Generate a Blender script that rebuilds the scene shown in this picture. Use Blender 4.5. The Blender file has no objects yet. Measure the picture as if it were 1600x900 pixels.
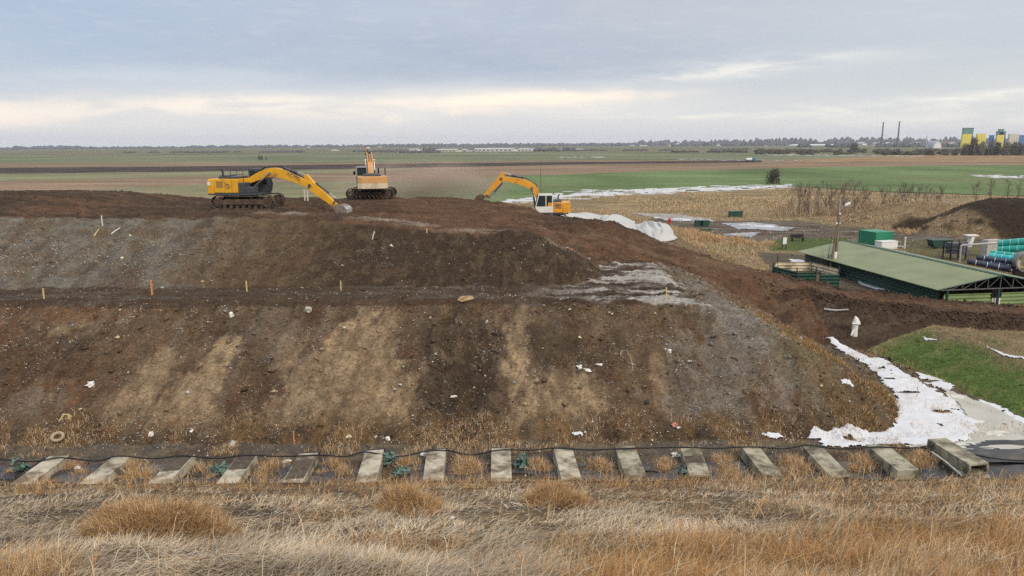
import bpy, bmesh, math, random
import numpy as np
from mathutils import Matrix, Vector, Euler
R_ = math.radians
S = bpy.context.scene
C = S.collection
rng = np.random.default_rng(7)
random.seed(7)

# ------------------------------------------------------------------ camera
CAM_Z, F_PX, PITCH, ROLL = 13.0, 1155.0, 11.0, -0.30
cam = bpy.data.cameras.new('camera'); cam.sensor_width = 36; cam.lens = F_PX / 1600 * 36
cam.clip_start = 0.1; cam.clip_end = 40000
camo = bpy.data.objects.new('camera', cam); C.objects.link(camo)
CAMR = Matrix.Rotation(R_(90 - PITCH), 3, 'X') @ Matrix.Rotation(R_(ROLL), 3, 'Z')
camo.matrix_world = Matrix.Translation((0, 0, CAM_Z)) @ CAMR.to_4x4()
S.camera = camo
RN = np.array(CAMR)

def ray(px, py):
    d = RN @ np.array([(px - 800) / F_PX, (450 - py) / F_PX, -1.0])
    return d / np.linalg.norm(d)
def at(px, py, z=0.0):                       # point of the plane z seen at a photo pixel
    d = ray(px, py); t = (z - CAM_Z) / d[2]
    return Vector((d[0] * t, d[1] * t, z))
def aty(px, py, y):                          # point at world depth y
    d = ray(px, py); t = y / d[1]
    return Vector((d[0] * t, y, CAM_Z + d[2] * t))

# ------------------------------------------------------------------ sky, sun, exposure
SUN_EL, SUN_AZ = 36.0, 150.0                 # azimuth clockwise from +Y: behind the camera, to the right
w = bpy.data.worlds.new('World'); S.world = w; w.use_nodes = True
nt = w.node_tree; nt.nodes.clear()
def N(tree, typ, **kw):
    n = tree.nodes.new(typ)
    for k, v in kw.items():
        if k.startswith('i_'):
            n.inputs[int(k[2:]) if k[2:].isdigit() else k[2:].replace('_', ' ')].default_value = v
        else: setattr(n, k, v)
    return n
def L(tree, a, b): tree.links.new(a, b)
def M_(tree, op, a, b=None, c=None):
    n = tree.nodes.new('ShaderNodeMath'); n.operation = op
    for i, v in enumerate((a, b, c)):
        if v is None: continue
        if isinstance(v, (int, float)): n.inputs[i].default_value = v
        else: tree.links.new(v, n.inputs[i])
    return n.outputs[0]
def MIX(tree, fac, a, b, blend='MIX'):
    n = tree.nodes.new('ShaderNodeMix'); n.data_type = 'RGBA'; n.blend_type = blend
    for s, v in ((n.inputs[0], fac), (n.inputs[6], a), (n.inputs[7], b)):
        if isinstance(v, (int, float)): s.default_value = v
        elif isinstance(v, (tuple, list)): s.default_value = tuple(v) + (1,) * (4 - len(v))
        else: tree.links.new(v, s)
    return n.outputs[2]
def RAMP(tree, fac, stops, interp='LINEAR'):
    n = tree.nodes.new('ShaderNodeValToRGB'); n.color_ramp.interpolation = interp
    el = n.color_ramp.elements
    while len(el) > 1: el.remove(el[-1])
    for i, (p, c) in enumerate(stops):
        e = el[0] if i == 0 else el.new(p)
        e.position = p
        e.color = (c, c, c, 1) if isinstance(c, (int, float)) else tuple(c) + (1,)
    tree.links.new(fac, n.inputs[0]); return n.outputs[0]
def lin(r, g, b):
    f = lambda v: (v / 255 / 12.92) if v / 255 <= 0.04045 else ((v / 255 + 0.055) / 1.055) ** 2.4
    return (f(r), f(g), f(b))

sky = N(nt, 'ShaderNodeTexSky', sky_type='NISHITA', sun_disc=False, sun_elevation=R_(SUN_EL), sun_rotation=R_(SUN_AZ))
tc = N(nt, 'ShaderNodeTexCoord'); sep = N(nt, 'ShaderNodeSeparateXYZ'); L(nt, tc.outputs['Generated'], sep.inputs[0])
hx, hy, hz = sep.outputs
hor = M_(nt, 'SQRT', M_(nt, 'ADD', M_(nt, 'MULTIPLY', hx, hx), M_(nt, 'MULTIPLY', hy, hy)))
elev = M_(nt, 'DIVIDE', hz, M_(nt, 'MAXIMUM', hor, 0.05))            # tangent of the elevation
azim = M_(nt, 'ARCTAN2', hx, hy)                                      # 0 = +Y
def cloud_noise(sx, sy, scale, detail, seed, rough=0.55, dist=0.0):
    cb = N(nt, 'ShaderNodeCombineXYZ')
    L(nt, M_(nt, 'MULTIPLY', azim, sx), cb.inputs[0]); L(nt, M_(nt, 'MULTIPLY', elev, sy), cb.inputs[1]); cb.inputs[2].default_value = seed
    n = N(nt, 'ShaderNodeTexNoise'); L(nt, cb.outputs[0], n.inputs['Vector'])
    n.inputs['Scale'].default_value = scale; n.inputs['Detail'].default_value = detail; n.inputs['Roughness'].default_value = rough; n.inputs['Distortion'].default_value = dist
    return n.outputs[0]
n1 = cloud_noise(2.6, 11.0, 1.6, 7, 3.1, 0.52, 0.3)
n2 = cloud_noise(5.0, 26.0, 2.0, 7, 11.4, 0.58, 0.4)
n3 = cloud_noise(1.0, 5.0, 1.2, 3, 20.7, 0.5, 0.2)
n4 = cloud_noise(11.0, 60.0, 2.2, 6, 7.7, 0.55, 0.4)
ev = M_(nt, 'ADD', elev, M_(nt, 'MULTIPLY', M_(nt, 'SUBTRACT', n1, 0.5), 0.05))
CK = 10.0                                    # the cloud radiance is divided by the background strength below
evc = M_(nt, 'MULTIPLY', ev, 1.0)
base = RAMP(nt, evc, [(0.0, lin(208, 209, 213)), (0.022, lin(209, 209, 213)), (0.055, lin(203, 205, 210)), (0.085, lin(190, 196, 207)),
                      (0.13, lin(183, 188, 200)), (0.19, lin(190, 194, 204)), (0.35, lin(206, 206, 207)), (0.7, lin(228, 224, 218)), (1.0, lin(240, 234, 226))])
blue = RAMP(nt, n3, [(0.40, 0.0), (0.62, 1.0)])
# the left side opens to bluish sky, the right side is paler
leftm = RAMP(nt, M_(nt, 'ADD', M_(nt, 'MULTIPLY', azim, -1.0), 0.35), [(0.25, 0.0), (0.95, 1.0)])
upm = RAMP(nt, elev, [(0.05, 0.0), (0.14, 1.0)])
c1 = MIX(nt, M_(nt, 'MULTIPLY', M_(nt, 'MULTIPLY', leftm, upm), M_(nt, 'ADD', 0.35, M_(nt, 'MULTIPLY', blue, 0.5))), base, lin(164, 184, 212))
rightm = RAMP(nt, azim, [(0.05, 0.0), (0.55, 1.0)])
c2 = MIX(nt, M_(nt, 'MULTIPLY', rightm, 0.55), c1, lin(208, 211, 211))
dk = RAMP(nt, n1, [(0.42, 0.0), (0.66, 1.0)])
c3 = MIX(nt, M_(nt, 'MULTIPLY', M_(nt, 'MULTIPLY', dk, upm), 0.55), c2, lin(170, 180, 199))
# banks and streaks of cloud: (azimuth, elevation, half length, half thickness, slope, colour, strength, raggedness)
warpA = M_(nt, 'ADD', azim, M_(nt, 'MULTIPLY', M_(nt, 'SUBTRACT', n3, 0.5), 0.25))
warpE = M_(nt, 'ADD', elev, M_(nt, 'MULTIPLY', M_(nt, 'SUBTRACT', n1, 0.5), 0.045))
strk = RAMP(nt, n2, [(0.38, 0.2), (0.56, 1.0)])
soft = RAMP(nt, n1, [(0.35, 0.45), (0.60, 1.0)])
fine = RAMP(nt, n4, [(0.34, 0.5), (0.58, 1.0)])
cur = c3
for az0, el0, hl, th, slp, colr, stg, rag in [
    (0.0, .110, .34, .030, -.02, (160, 170, 190), .75, 0), (-.62, .140, .26, .045, .0, (160, 180, 209), .60, 0), (.45, .098, .30, .012, .0, (182, 191, 203), .55, 1), (-.50, .082, .30, .013, .02, (204, 209, 217), .6, 1),
    (.55, .150, .35, .040, .05, (206, 210, 213), .6, 0), (-.15, .165, .30, .020, -.06, (186, 195, 210), .5, 1), (-.30, .068, .22, .008, .02, (196, 201, 211), .5, 1), (0.0, .022, 1.2, .012, .0, (212, 208, 211), .5, 0),
    (-.66, .040, .14, .016, -.02, (246, 226, 208), .95, 1), (-.34, .045, .30, .014, .03, (242, 228, 212), 1.0, 1), (-.30, .042, .32, .020, .02, (224, 219, 214), .7, 0), (.02, .056, .24, .022, .0, (228, 222, 214), .7, 0), (-.12, .038, .14, .006, .02, (240, 224, 206), .7, 2), (.0, .058, .13, .011, .03, (255, 235, 212), .95, 1), (.10, .064, .11, .006, -.02, (250, 230, 212), .9, 2),
    (.28, .092, .14, .011, .02, (228, 224, 216), .9, 1), (.58, .048, .24, .006, .05, (232, 229, 219), .85, 2), (.22, .036, .10, .004, .0, (240, 232, 214), .7, 2), (.62, .030, .22, .010, .0, (226, 221, 212), .6, 1), (.75, .105, .25, .008, .04, (218, 220, 220), .6, 2)]:
    da = M_(nt, 'SUBTRACT', warpA, az0); de = M_(nt, 'SUBTRACT', M_(nt, 'SUBTRACT', warpE, el0), M_(nt, 'MULTIPLY', da, slp))
    qq = M_(nt, 'ADD', M_(nt, 'POWER', M_(nt, 'ABSOLUTE', M_(nt, 'DIVIDE', da, hl)), 2.0), M_(nt, 'POWER', M_(nt, 'ABSOLUTE', M_(nt, 'DIVIDE', de, th)), 2.0))
    mk = M_(nt, 'MULTIPLY', M_(nt, 'EXPONENT', M_(nt, 'MULTIPLY', qq, -1.0)), stg)
    mk = M_(nt, 'MULTIPLY', mk, (soft, strk, M_(nt, 'MULTIPLY', strk, fine))[rag])
    cc_ = lin(*colr); gn = 1.14 if colr[0] > 225 else 1.0
    cur = MIX(nt, mk, cur, tuple(v * gn for v in cc_))
pale = RAMP(nt, n4, [(0.50, 0.0), (0.72, 1.0)])
c6 = MIX(nt, M_(nt, 'MULTIPLY', M_(nt, 'MULTIPLY', pale, upm), 0.20), cur, lin(222, 222, 222))
# overcast: brighter overhead (outside the picture) than near the horizon
gain = RAMP(nt, M_(nt, 'MULTIPLY', hz, 1.0), [(0.0, 0.47), (0.06, 0.425), (0.2, 0.405), (0.45, 0.58), (1.0, 0.72)])
g3 = N(nt, 'ShaderNodeVectorMath', operation='SCALE'); L(nt, c6, g3.inputs[0]); L(nt, M_(nt, 'MULTIPLY', gain, 2.0 * CK), g3.inputs['Scale'])
skymix = MIX(nt, 0.90, sky.outputs[0], g3.outputs[0])
bg = N(nt, 'ShaderNodeBackground'); bg.inputs[1].default_value = 0.10
L(nt, skymix, bg.inputs[0]); wo = N(nt, 'ShaderNodeOutputWorld'); L(nt, bg.outputs[0], wo.inputs[0])

sl = bpy.data.lights.new('sun', 'SUN'); sl.energy = 1.5; sl.angle = R_(12); sl.color = (1.0, 0.90, 0.77)
so = bpy.data.objects.new('sun', sl); C.objects.link(so)
sd = Vector((math.sin(R_(SUN_AZ)) * math.cos(R_(SUN_EL)), math.cos(R_(SUN_AZ)) * math.cos(R_(SUN_EL)), math.sin(R_(SUN_EL))))
so.rotation_euler = sd.to_track_quat('Z', 'Y').to_euler()
vs = S.view_settings; S.display_settings.display_device = 'sRGB'
vs.view_transform = 'Standard'; vs.look = 'None'; vs.exposure = 0.42; vs.gamma = 1; vs.use_curve_mapping = False
S.cycles.max_bounces = 6; S.cycles.diffuse_bounces = 2; S.cycles.glossy_bounces = 2; S.cycles.transmission_bounces = 3
S.cycles.volume_bounces = 0; S.cycles.transparent_max_bounces = 6
S.cycles.use_denoising = False
HAZE = 0.85e-4                                # density of the air over the plain

# ------------------------------------------------------------------ small helpers
TAB = np.random.default_rng(99).random(65536)
def vnoise(x, y, seed=0):
    x = np.asarray(x, float); y = np.asarray(y, float)
    xi = np.floor(x).astype(np.int64); yi = np.floor(y).astype(np.int64)
    fx = x - xi; fy = y - yi
    fx = fx * fx * fx * (fx * (fx * 6 - 15) + 10); fy = fy * fy * fy * (fy * (fy * 6 - 15) + 10)
    def h(a, b): return TAB[((a * 73856093) ^ (b * 19349663) ^ (seed * 83492791 + 12345)) & 65535]
    return (h(xi, yi) * (1 - fx) + h(xi + 1, yi) * fx) * (1 - fy) + (h(xi, yi + 1) * (1 - fx) + h(xi + 1, yi + 1) * fx) * fy
def fbm(x, y, o=4, seed=0, rough=0.5):
    s = 0; a = 1; t = 0
    for i in range(o):
        s = s + a * vnoise(x * 2 ** i + i * 17.3, y * 2 ** i - i * 9.1, seed + i); t += a; a *= rough
    return s / t
def sst(a, b, v):
    t = np.clip((v - a) / (b - a), 0, 1); return t * t * (3 - 2 * t)

def tag(o, label=None, cat=None, group=None, kind=None):
    if label: o['label'] = label
    if cat: o['category'] = cat
    if group: o['group'] = group
    if kind: o['kind'] = kind
    return o
def empty(name, label, cat, loc=(0, 0, 0), rz=0.0, group=None):
    o = bpy.data.objects.new(name, None); C.objects.link(o); o.location = loc; o.rotation_euler = (0, 0, rz)
    o.empty_display_size = 0.2
    return tag(o, label, cat, group)
def np_mesh(name, V, Fq, mat, parent=None, col=None, smooth=False):
    """V (n,3), Fq (m,k) int, col (n,3) linear vertex colours"""
    me = bpy.data.meshes.new(name)
    V = np.ascontiguousarray(V, dtype=np.float32); Fq = np.ascontiguousarray(Fq, dtype=np.int32)
    m, k = Fq.shape
    me.vertices.add(len(V)); me.vertices.foreach_set('co', V.ravel())
    me.loops.add(m * k); me.loops.foreach_set('vertex_index', Fq.ravel())
    me.polygons.add(m); me.polygons.foreach_set('loop_start', np.arange(0, m * k, k, dtype=np.int32))
    try: me.polygons.foreach_set('loop_total', np.full(m, k, dtype=np.int32))
    except Exception: pass
    if smooth: me.polygons.foreach_set('use_smooth', np.ones(m, dtype=bool))
    if col is not None:
        a = me.color_attributes.new('Col', 'FLOAT_COLOR', 'POINT')
        c4_ = np.ones((len(V), 4), dtype=np.float32); c4_[:, :3] = col
        a.data.foreach_set('color', c4_.ravel())
    me.update(calc_edges=True); me.validate()
    if mat: me.materials.append(mat)
    o = bpy.data.objects.new(name, me); C.objects.link(o)
    if parent: o.parent = parent
    return o

class MB:
    """collects shapes, builds ONE mesh object"""
    def __init__(s): s.v = []; s.f = []
    def add(s, V, Fs):
        b = len(s.v); s.v += [tuple(p) for p in V]; s.f += [tuple(i + b for i in f) for f in Fs]; return s
    def box(s, c, size, rot=None):
        x, y, z = [k / 2 for k in size]
        P = [Vector(p) for p in ((-x, -y, -z), (x, -y, -z), (x, y, -z), (-x, y, -z), (-x, -y, z), (x, -y, z), (x, y, z), (-x, y, z))]
        if rot is not None:
            Rm = rot if isinstance(rot, Matrix) else Euler(rot).to_matrix(); P = [Rm @ p for p in P]
        return s.add([p + Vector(c) for p in P], [(0, 3, 2, 1), (4, 5, 6, 7), (0, 1, 5, 4), (1, 2, 6, 5), (2, 3, 7, 6), (3, 0, 4, 7)])
    def bb(s, x0, x1, y0, y1, z0, z1): return s.box(((x0 + x1) / 2, (y0 + y1) / 2, (z0 + z1) / 2), (x1 - x0, y1 - y0, z1 - z0))
    def prism(s, poly, y0, y1):                       # poly in (x,z), extruded along y
        n = len(poly); V = [(x, y0, z) for x, z in poly] + [(x, y1, z) for x, z in poly]
        a = sum(poly[i][0] * poly[(i + 1) % n][1] - poly[(i + 1) % n][0] * poly[i][1] for i in range(n))
        fs = [tuple(range(n)), tuple(range(2 * n - 1, n - 1, -1))] + [(i, i + n, (i + 1) % n + n, (i + 1) % n) for i in range(n)]
        if a < 0: fs = [tuple(reversed(f)) for f in fs]
        return s.add(V, fs)
    def tube(s, pts, r, n=8, cap=True):
        pts = [Vector(p) for p in pts]; rs = r if isinstance(r, (list, tuple)) else [r] * len(pts)
        V = []; up = None
        for i, p in enumerate(pts):
            t = (pts[min(i + 1, len(pts) - 1)] - pts[max(i - 1, 0)]).normalized()
            if up is None: up = t.orthogonal().normalized()
            up = (up - t * up.dot(t))
            up = up.normalized() if up.length > 1e-6 else t.orthogonal().normalized()
            sd_ = t.cross(up)
            V += [p + (up * math.cos(2 * math.pi * k / n) + sd_ * math.sin(2 * math.pi * k / n)) * rs[i] for k in range(n)]
        fs = [(i * n + k, i * n + (k + 1) % n, (i + 1) * n + (k + 1) % n, (i + 1) * n + k) for i in range(len(pts) - 1) for k in range(n)]
        if cap: fs += [tuple(range(n - 1, -1, -1)), tuple(range((len(pts) - 1) * n, len(pts) * n))]
        return s.add(V, fs)
    def cyl(s, a, b, r, n=14): return s.tube([a, b], r, n)
    def ball(s, c, r, nu=10, nv=6, jit=0.0, sc=(1, 1, 1)):
        V = [(c[0], c[1], c[2] - r * sc[2])]
        for j in range(1, nv):
            for i in range(nu):
                k = 1 + random.uniform(-jit, jit); th = math.pi * j / nv; ph = 2 * math.pi * i / nu
                V.append((c[0] + r * k * sc[0] * math.sin(th) * math.cos(ph), c[1] + r * k * sc[1] * math.sin(th) * math.sin(ph), c[2] - r * k * sc[2] * math.cos(th)))
        V.append((c[0], c[1], c[2] + r * sc[2])); T = len(V) - 1
        fs = [(0, 1 + (i + 1) % nu, 1 + i) for i in range(nu)]
        for j in range(nv - 2):
            b = 1 + j * nu
            fs += [(b + i, b + (i + 1) % nu, b + nu + (i + 1) % nu, b + nu + i) for i in range(nu)]
        b = 1 + (nv - 2) * nu
        fs += [(b + i, b + (i + 1) % nu, T) for i in range(nu)]
        return s.add(V, fs)
    def build(s, name, mat, parent=None, bevel=0.0, smooth=False, loc=None, rz=0.0):
        me = bpy.data.meshes.new(name); me.from_pydata([tuple(p) for p in s.v], [], s.f); me.update()
        if bevel:
            bm = bmesh.new(); bm.from_mesh(me)
            ed = [e for e in bm.edges if len(e.link_faces) == 2 and e.calc_face_angle(0) > 0.45]
            bmesh.ops.bevel(bm, geom=ed, offset=bevel, segments=2, affect='EDGES', profile=0.6, clamp_overlap=True)
            bm.to_mesh(me); bm.free()
        if smooth:
            for p in me.polygons: p.use_smooth = True
            try: me.set_sharp_from_angle(angle=R_(40))
            except Exception: pass
        if mat: me.materials.append(mat)
        o = bpy.data.objects.new(name, me); C.objects.link(o)
        if parent: o.parent = parent
        if loc is not None: o.location = loc; o.rotation_euler = (0, 0, rz)
        return o

# ------------------------------------------------------------------ materials
def pmat(name, col, rough=0.7, metal=0.0, var=0.25, scale=3.0, bump=0.0, bscale=20.0, dirt=None, dirt_amt=0.0, spec=0.4, stretch=None, rnd=True):
    """a plain colour broken up by noise, optional dirt of another colour, optional bump"""
    m = bpy.data.materials.new(name); m.use_nodes = True; t = m.node_tree; b = t.nodes['Principled BSDF']
    tcn = N(t, 'ShaderNodeTexCoord'); vec = tcn.outputs['Object']
    if rnd:
        oi = N(t, 'ShaderNodeObjectInfo'); ad = N(t, 'ShaderNodeVectorMath', operation='ADD'); cb = N(t, 'ShaderNodeCombineXYZ')
        for i in range(3): L(t, M_(t, 'MULTIPLY', oi.outputs['Random'], 31.0 + 17 * i), cb.inputs[i])
        L(t, vec, ad.inputs[0]); L(t, cb.outputs[0], ad.inputs[1]); vec = ad.outputs[0]
    if stretch:
        mp = N(t, 'ShaderNodeMapping'); mp.inputs['Scale'].default_value = stretch; L(t, vec, mp.inputs[0]); vec = mp.outputs[0]
    n = N(t, 'ShaderNodeTexNoise'); L(t, vec, n.inputs['Vector']); n.inputs['Scale'].default_value = scale; n.inputs['Detail'].default_value = 5
    lo = tuple(c * (1 - var) for c in col); hi = tuple(min(1, c * (1 + var)) for c in col)
    cr = RAMP(t, n.outputs[0], [(0.3, lo), (0.7, hi)])
    if dirt:
        n2_ = N(t, 'ShaderNodeTexNoise'); L(t, vec, n2_.inputs['Vector']); n2_.inputs['Scale'].default_value = scale * 0.6; n2_.inputs['Detail'].default_value = 8; n2_.inputs['Roughness'].default_value = 0.65
        k = RAMP(t, n2_.outputs[0], [(0.62 - 0.3 * dirt_amt, 0.0), (0.72 - 0.2 * dirt_amt, 1.0)])
        cr = MIX(t, M_(t, 'MULTIPLY', k, min(1, 0.4 + dirt_amt)), cr, dirt)
    L(t, cr, b.inputs['Base Color'])
    b.inputs['Roughness'].default_value = rough; b.inputs['Metallic'].default_value = metal; b.inputs['Specular IOR Level'].default_value = spec
    if bump:
        nb = N(t, 'ShaderNodeTexNoise'); L(t, vec, nb.inputs['Vector']); nb.inputs['Scale'].default_value = bscale; nb.inputs['Detail'].default_value = 6
        bp = N(t, 'ShaderNodeBump'); bp.inputs['Strength'].default_value = bump; bp.inputs['Distance'].default_value = 0.05; L(t, nb.outputs[0], bp.inputs['Height']); L(t, bp.outputs[0], b.inputs['Normal'])
    return m
def vcmat(name, rough=0.95, lo=0.55, hi=1.5, scale=9.0, bump=0.6, bscale=14.0, bdist=0.08, spec=0.15, coarse=1.2, rlo=None):
    """vertex colour (soil type) broken up by procedural grain that also paints clod shadows, lumps as bump"""
    m = bpy.data.materials.new(name); m.use_nodes = True; t = m.node_tree; b = t.nodes['Principled BSDF']
    a = N(t, 'ShaderNodeAttribute', attribute_name='Col'); tcn = N(t, 'ShaderNodeTexCoord')
    n = N(t, 'ShaderNodeTexNoise'); L(t, tcn.outputs['Object'], n.inputs['Vector']); n.inputs['Scale'].default_value = scale; n.inputs['Detail'].default_value = 8; n.inputs['Roughness'].default_value = 0.72
    k = RAMP(t, n.outputs[0], [(0.28, lo), (0.5, 1.0), (0.74, hi)])
    n2_ = N(t, 'ShaderNodeTexNoise'); L(t, tcn.outputs['Object'], n2_.inputs['Vector']); n2_.inputs['Scale'].default_value = coarse; n2_.inputs['Detail'].default_value = 6
    k2 = RAMP(t, n2_.outputs[0], [(0.3, 0.78), (0.7, 1.2)])
    v = N(t, 'ShaderNodeVectorMath', operation='SCALE'); L(t, a.outputs['Color'], v.inputs[0]); L(t, M_(t, 'MULTIPLY', k, k2), v.inputs['Scale'])
    L(t, v.outputs[0], b.inputs['Base Color']); b.inputs['Roughness'].default_value = rough; b.inputs['Specular IOR Level'].default_value = spec
    if bump:
        nb = N(t, 'ShaderNodeTexNoise'); L(t, tcn.outputs['Object'], nb.inputs['Vector']); nb.inputs['Scale'].default_value = bscale; nb.inputs['Detail'].default_value = 8; nb.inputs['Roughness'].default_value = 0.7
        bp = N(t, 'ShaderNodeBump'); bp.inputs['Strength'].default_value = bump; bp.inputs['Distance'].default_value = bdist; L(t, nb.outputs[0], bp.inputs['Height']); L(t, bp.outputs[0], b.inputs['Normal'])
    return m
# ------------------------------------------------------------------ the shape of the land
def poly_dist(x, y, P):
    """distance to a polyline (x,y,value...) and the interpolated values"""
    best = np.full(np.shape(x), 1e9); val = np.zeros(np.shape(x) + (len(P[0]) - 2,))
    for a, b in zip(P[:-1], P[1:]):
        ax, ay = a[:2]; dx, dy = b[0] - ax, b[1] - ay
        t = np.clip(((x - ax) * dx + (y - ay) * dy) / (dx * dx + dy * dy), 0, 1)
        d = np.hypot(x - ax - t * dx, y - ay - t * dy); k = d < best
        best = np.where(k, d, best)
        v = np.array(a[2:])[None] * (1 - t)[..., None] + np.array(b[2:])[None] * t[..., None]
        val = np.where(k[..., None], v, val)
    return best, val
def rrect(x, y, xr, yb, R):
    """distance inside the quadrant x<xr, y>yb with a rounded corner (negative outside)"""
    dx = xr - x; dy = y - yb
    d = np.minimum(dx, dy)
    c = (dx < R) & (dy < R)
    return np.where(c, R - np.hypot(R - dx, R - dy), d)
RIDGE = [(-6, 62, 7.3, 2.5, .5), (0, 62, 7.25, 2.5, .4), (5.2, 60, 7.0, 1.5, .32), (8.4, 59.5, 6.6, 1.2, .3), (13.3, 58, 4.6, 1.2, .34), (19.5, 55.5, 2.95, 1.6, .5),
         (24, 51, 2.4, 1.7, .6), (30, 47.6, 2.2, 1.6, .75), (38, 45.6, 2.15, 1.6, .8), (52, 44, 2.2, 1.8, .8), (80, 42, 2.2, 1.8, .8)]
ZB, S1, S2 = 4.4, 0.45, 0.42
NAMES = ['ground', 'bank', 'lower', 'upper', 'ramp', 'road', 'back', 'heap', 'front']
def bodies(x, y):
    x = np.asarray(x, float); y = np.asarray(y, float)
    ground = np.where((x > 24) & (y > 50), 0.3 * sst(50, 54, y) * sst(96, 84, y), 0.0) + 0 * x
    # right grassed bank
    xt = 22.3 + (48 - y) * 0.15
    bank = np.clip((x - xt) * 0.33, -0.5, 1.4) * sst(29.8, 33.5, y) * sst(56, 48, y)
    bank = np.where(x > xt, bank, -1)
    # lower terrace
    toe = 31 + 0.25 * (fbm(x * 0.15, y * 0, 2, 5) - 0.5) * 2
    d1 = rrect(x, y, 19.6, toe, 6.0)
    lower = np.minimum(np.where(d1 > 0, d1 * S1 * (1 + 0.42 * sst(9, 17, x)), d1), ZB + 0.10 * sst(40, 46, y))
    lower = np.where(y > 72, lower - (y - 72) * 0.8, lower)
    # upper terrace
    d2 = rrect(x, y, 6.2, 44.2, 4.0)
    zc = 8.15 - 1.05 * sst(-19, 3, x) + 1.0 * sst(-27, -38, x) * sst(52, 62, y) * sst(78, 64, y)
    upper = np.minimum(ZB + d2 * S2 * (1 + .5 * sst(-2, 4, x)), zc + 0.012 * np.maximum(0, y - 54) * 0)
    be = np.where(x < -10, 70.0, 76.0)
    upper = np.where(y > be, upper - (y - be) * 0.7, upper)
    upper = np.where(d2 > 0, upper, -5)
    # ramp and road embankment
    d, v = poly_dist(x, y, RIDGE)
    rz = v[..., 0] - np.maximum(0, d - v[..., 1]) * v[..., 2]
    isroad = x > 21
    ramp = np.where(isroad, -9, rz); road = np.where(isroad, rz, -9)
    # rear platform (the white sheets lie on it)
    back = 4.80 - np.maximum(0, x - 5.0) * 0.13
    db = np.maximum(np.maximum(-2 - x, x - 18.0), np.maximum(64 - y, y - 89))
    back = back - np.maximum(0, db) * 0.7
    # far dark heaps on the right
    hp = -9 + 0 * x
    for cx, cy, rx, ry, hh in HEAPS:
        q = ((x - cx) / rx) ** 2 + ((y - cy) / ry) ** 2
        hp = np.maximum(hp, hh * (1.25 - q) / 1.0 * 0.9)
    hp = np.minimum(hp, 4.6 + 0.4 * (fbm(x * .2, y * .2, 3, 8)))
    front = 11.35 - 0.4187 * y
    return [ground, bank, lower, upper, ramp, road, back, hp, front]
HEAPS = [(73.5, 107, 12.5, 11, 4.7), (95, 110, 20, 15, 5.0), (62, 113, 7, 4, 2.1), (68, 122, 13, 6, 3.0), (57, 117, 6, 3, 1.2)]
def H(x, y):
    b = bodies(x, y)
    z = b[0]
    for k in b[1:]: z = np.maximum(z, k)
    return z
def hit(px, py, tmax=260.0):
    """first point of the smooth land seen at a photo pixel"""
    d = ray(px, py); t = np.linspace(4, tmax, 6000)
    x, y, z = d[0] * t, d[1] * t, CAM_Z + d[2] * t
    k = np.nonzero(z <= H(x, y))[0]
    i = k[0] if len(k) else len(t) - 1
    return Vector((x[i], y[i], z[i]))

# vertices, finer where the picture needs it
def steps(segs):
    out = []
    for a, b, s in segs: out += list(np.arange(a, b - 1e-6, s))
    return np.array(out + [segs[-1][1]])
xs = steps([(-62, -30, .22), (-30, -26, .16), (-26, 27, .105), (27, 60, .22), (60, 118, .4)])
ys = steps([(26.6, 54, .105), (54, 66, .16), (66, 90, .3), (90, 152, .55)])
X, Y = np.meshgrid(xs, ys)
B = bodies(X, Y)
Z = B[0].copy(); ZI = np.zeros(X.shape, int)
for i, b in enumerate(B[1:8], 1):
    k = b > Z; Z = np.where(k, b, Z); ZI[k] = i
# soften the joins a little, then roughen
def blur(A, n):
    for _ in range(n):
        P = np.pad(A, 1, mode='edge'); A = (P[1:-1, 1:-1] * 2 + P[:-2, 1:-1] + P[2:, 1:-1] + P[1:-1, :-2] + P[1:-1, 2:]) / 6
    return A
Z = blur(Z, 6)
mound = np.isin(ZI, (2, 3, 4, 6)); roadm = ZI == 5
onslope = blur((mound | roadm | (ZI == 7)).astype(float), 3)
DG = np.where(ZI == 3, Y - 44.2, Y - 31)      # run down the slope
gully = fbm(X * 0.9 + 0.25 * fbm(X * .3, Y * .3, 2, 71), Y * 0.10, 4, 31, .55) - .5
lump = fbm(X * 1.1, Y * 1.1, 5, 41, .6) - .5
fineN = fbm(X * 5.0, Y * 5.0, 3, 51, .6) - .5
slopeface = blur((((ZI == 2) & (Z < ZB - .12)) | ((ZI == 3) & (Z < 6.9))).astype(float), 4)
midN = fbm(X * 2.6, Y * 1.8, 4, 56, .6) - .5
Z = Z + onslope * (0.34 * lump + 0.16 * midN + 0.13 * fineN) + slopeface * 0.50 * gully
# wheel ruts and windrows on the ramp, the plateau and the road
rut = fbm(X * 0.12 + 3, Y * 1.1, 3, 61) - .5
flat = blur(((ZI == 4) | ((ZI == 3) & (Z > 6.8)) | roadm).astype(float), 3)
Z = Z + flat * (0.45 * rut + 0.28 * (fbm(X * .5, Y * .8, 4, 66) - .5))
rd, rv = poly_dist(X, Y, RIDGE)
Z = Z - roadm * 0.12 * (np.exp(-((rd - 0.75) / .25) ** 2)) + roadm * 0.10 * np.exp(-((rd - 1.7) / .4) ** 2) * (0.5 + fbm(X * 1.5, Y * 1.5, 3, 65))
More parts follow.
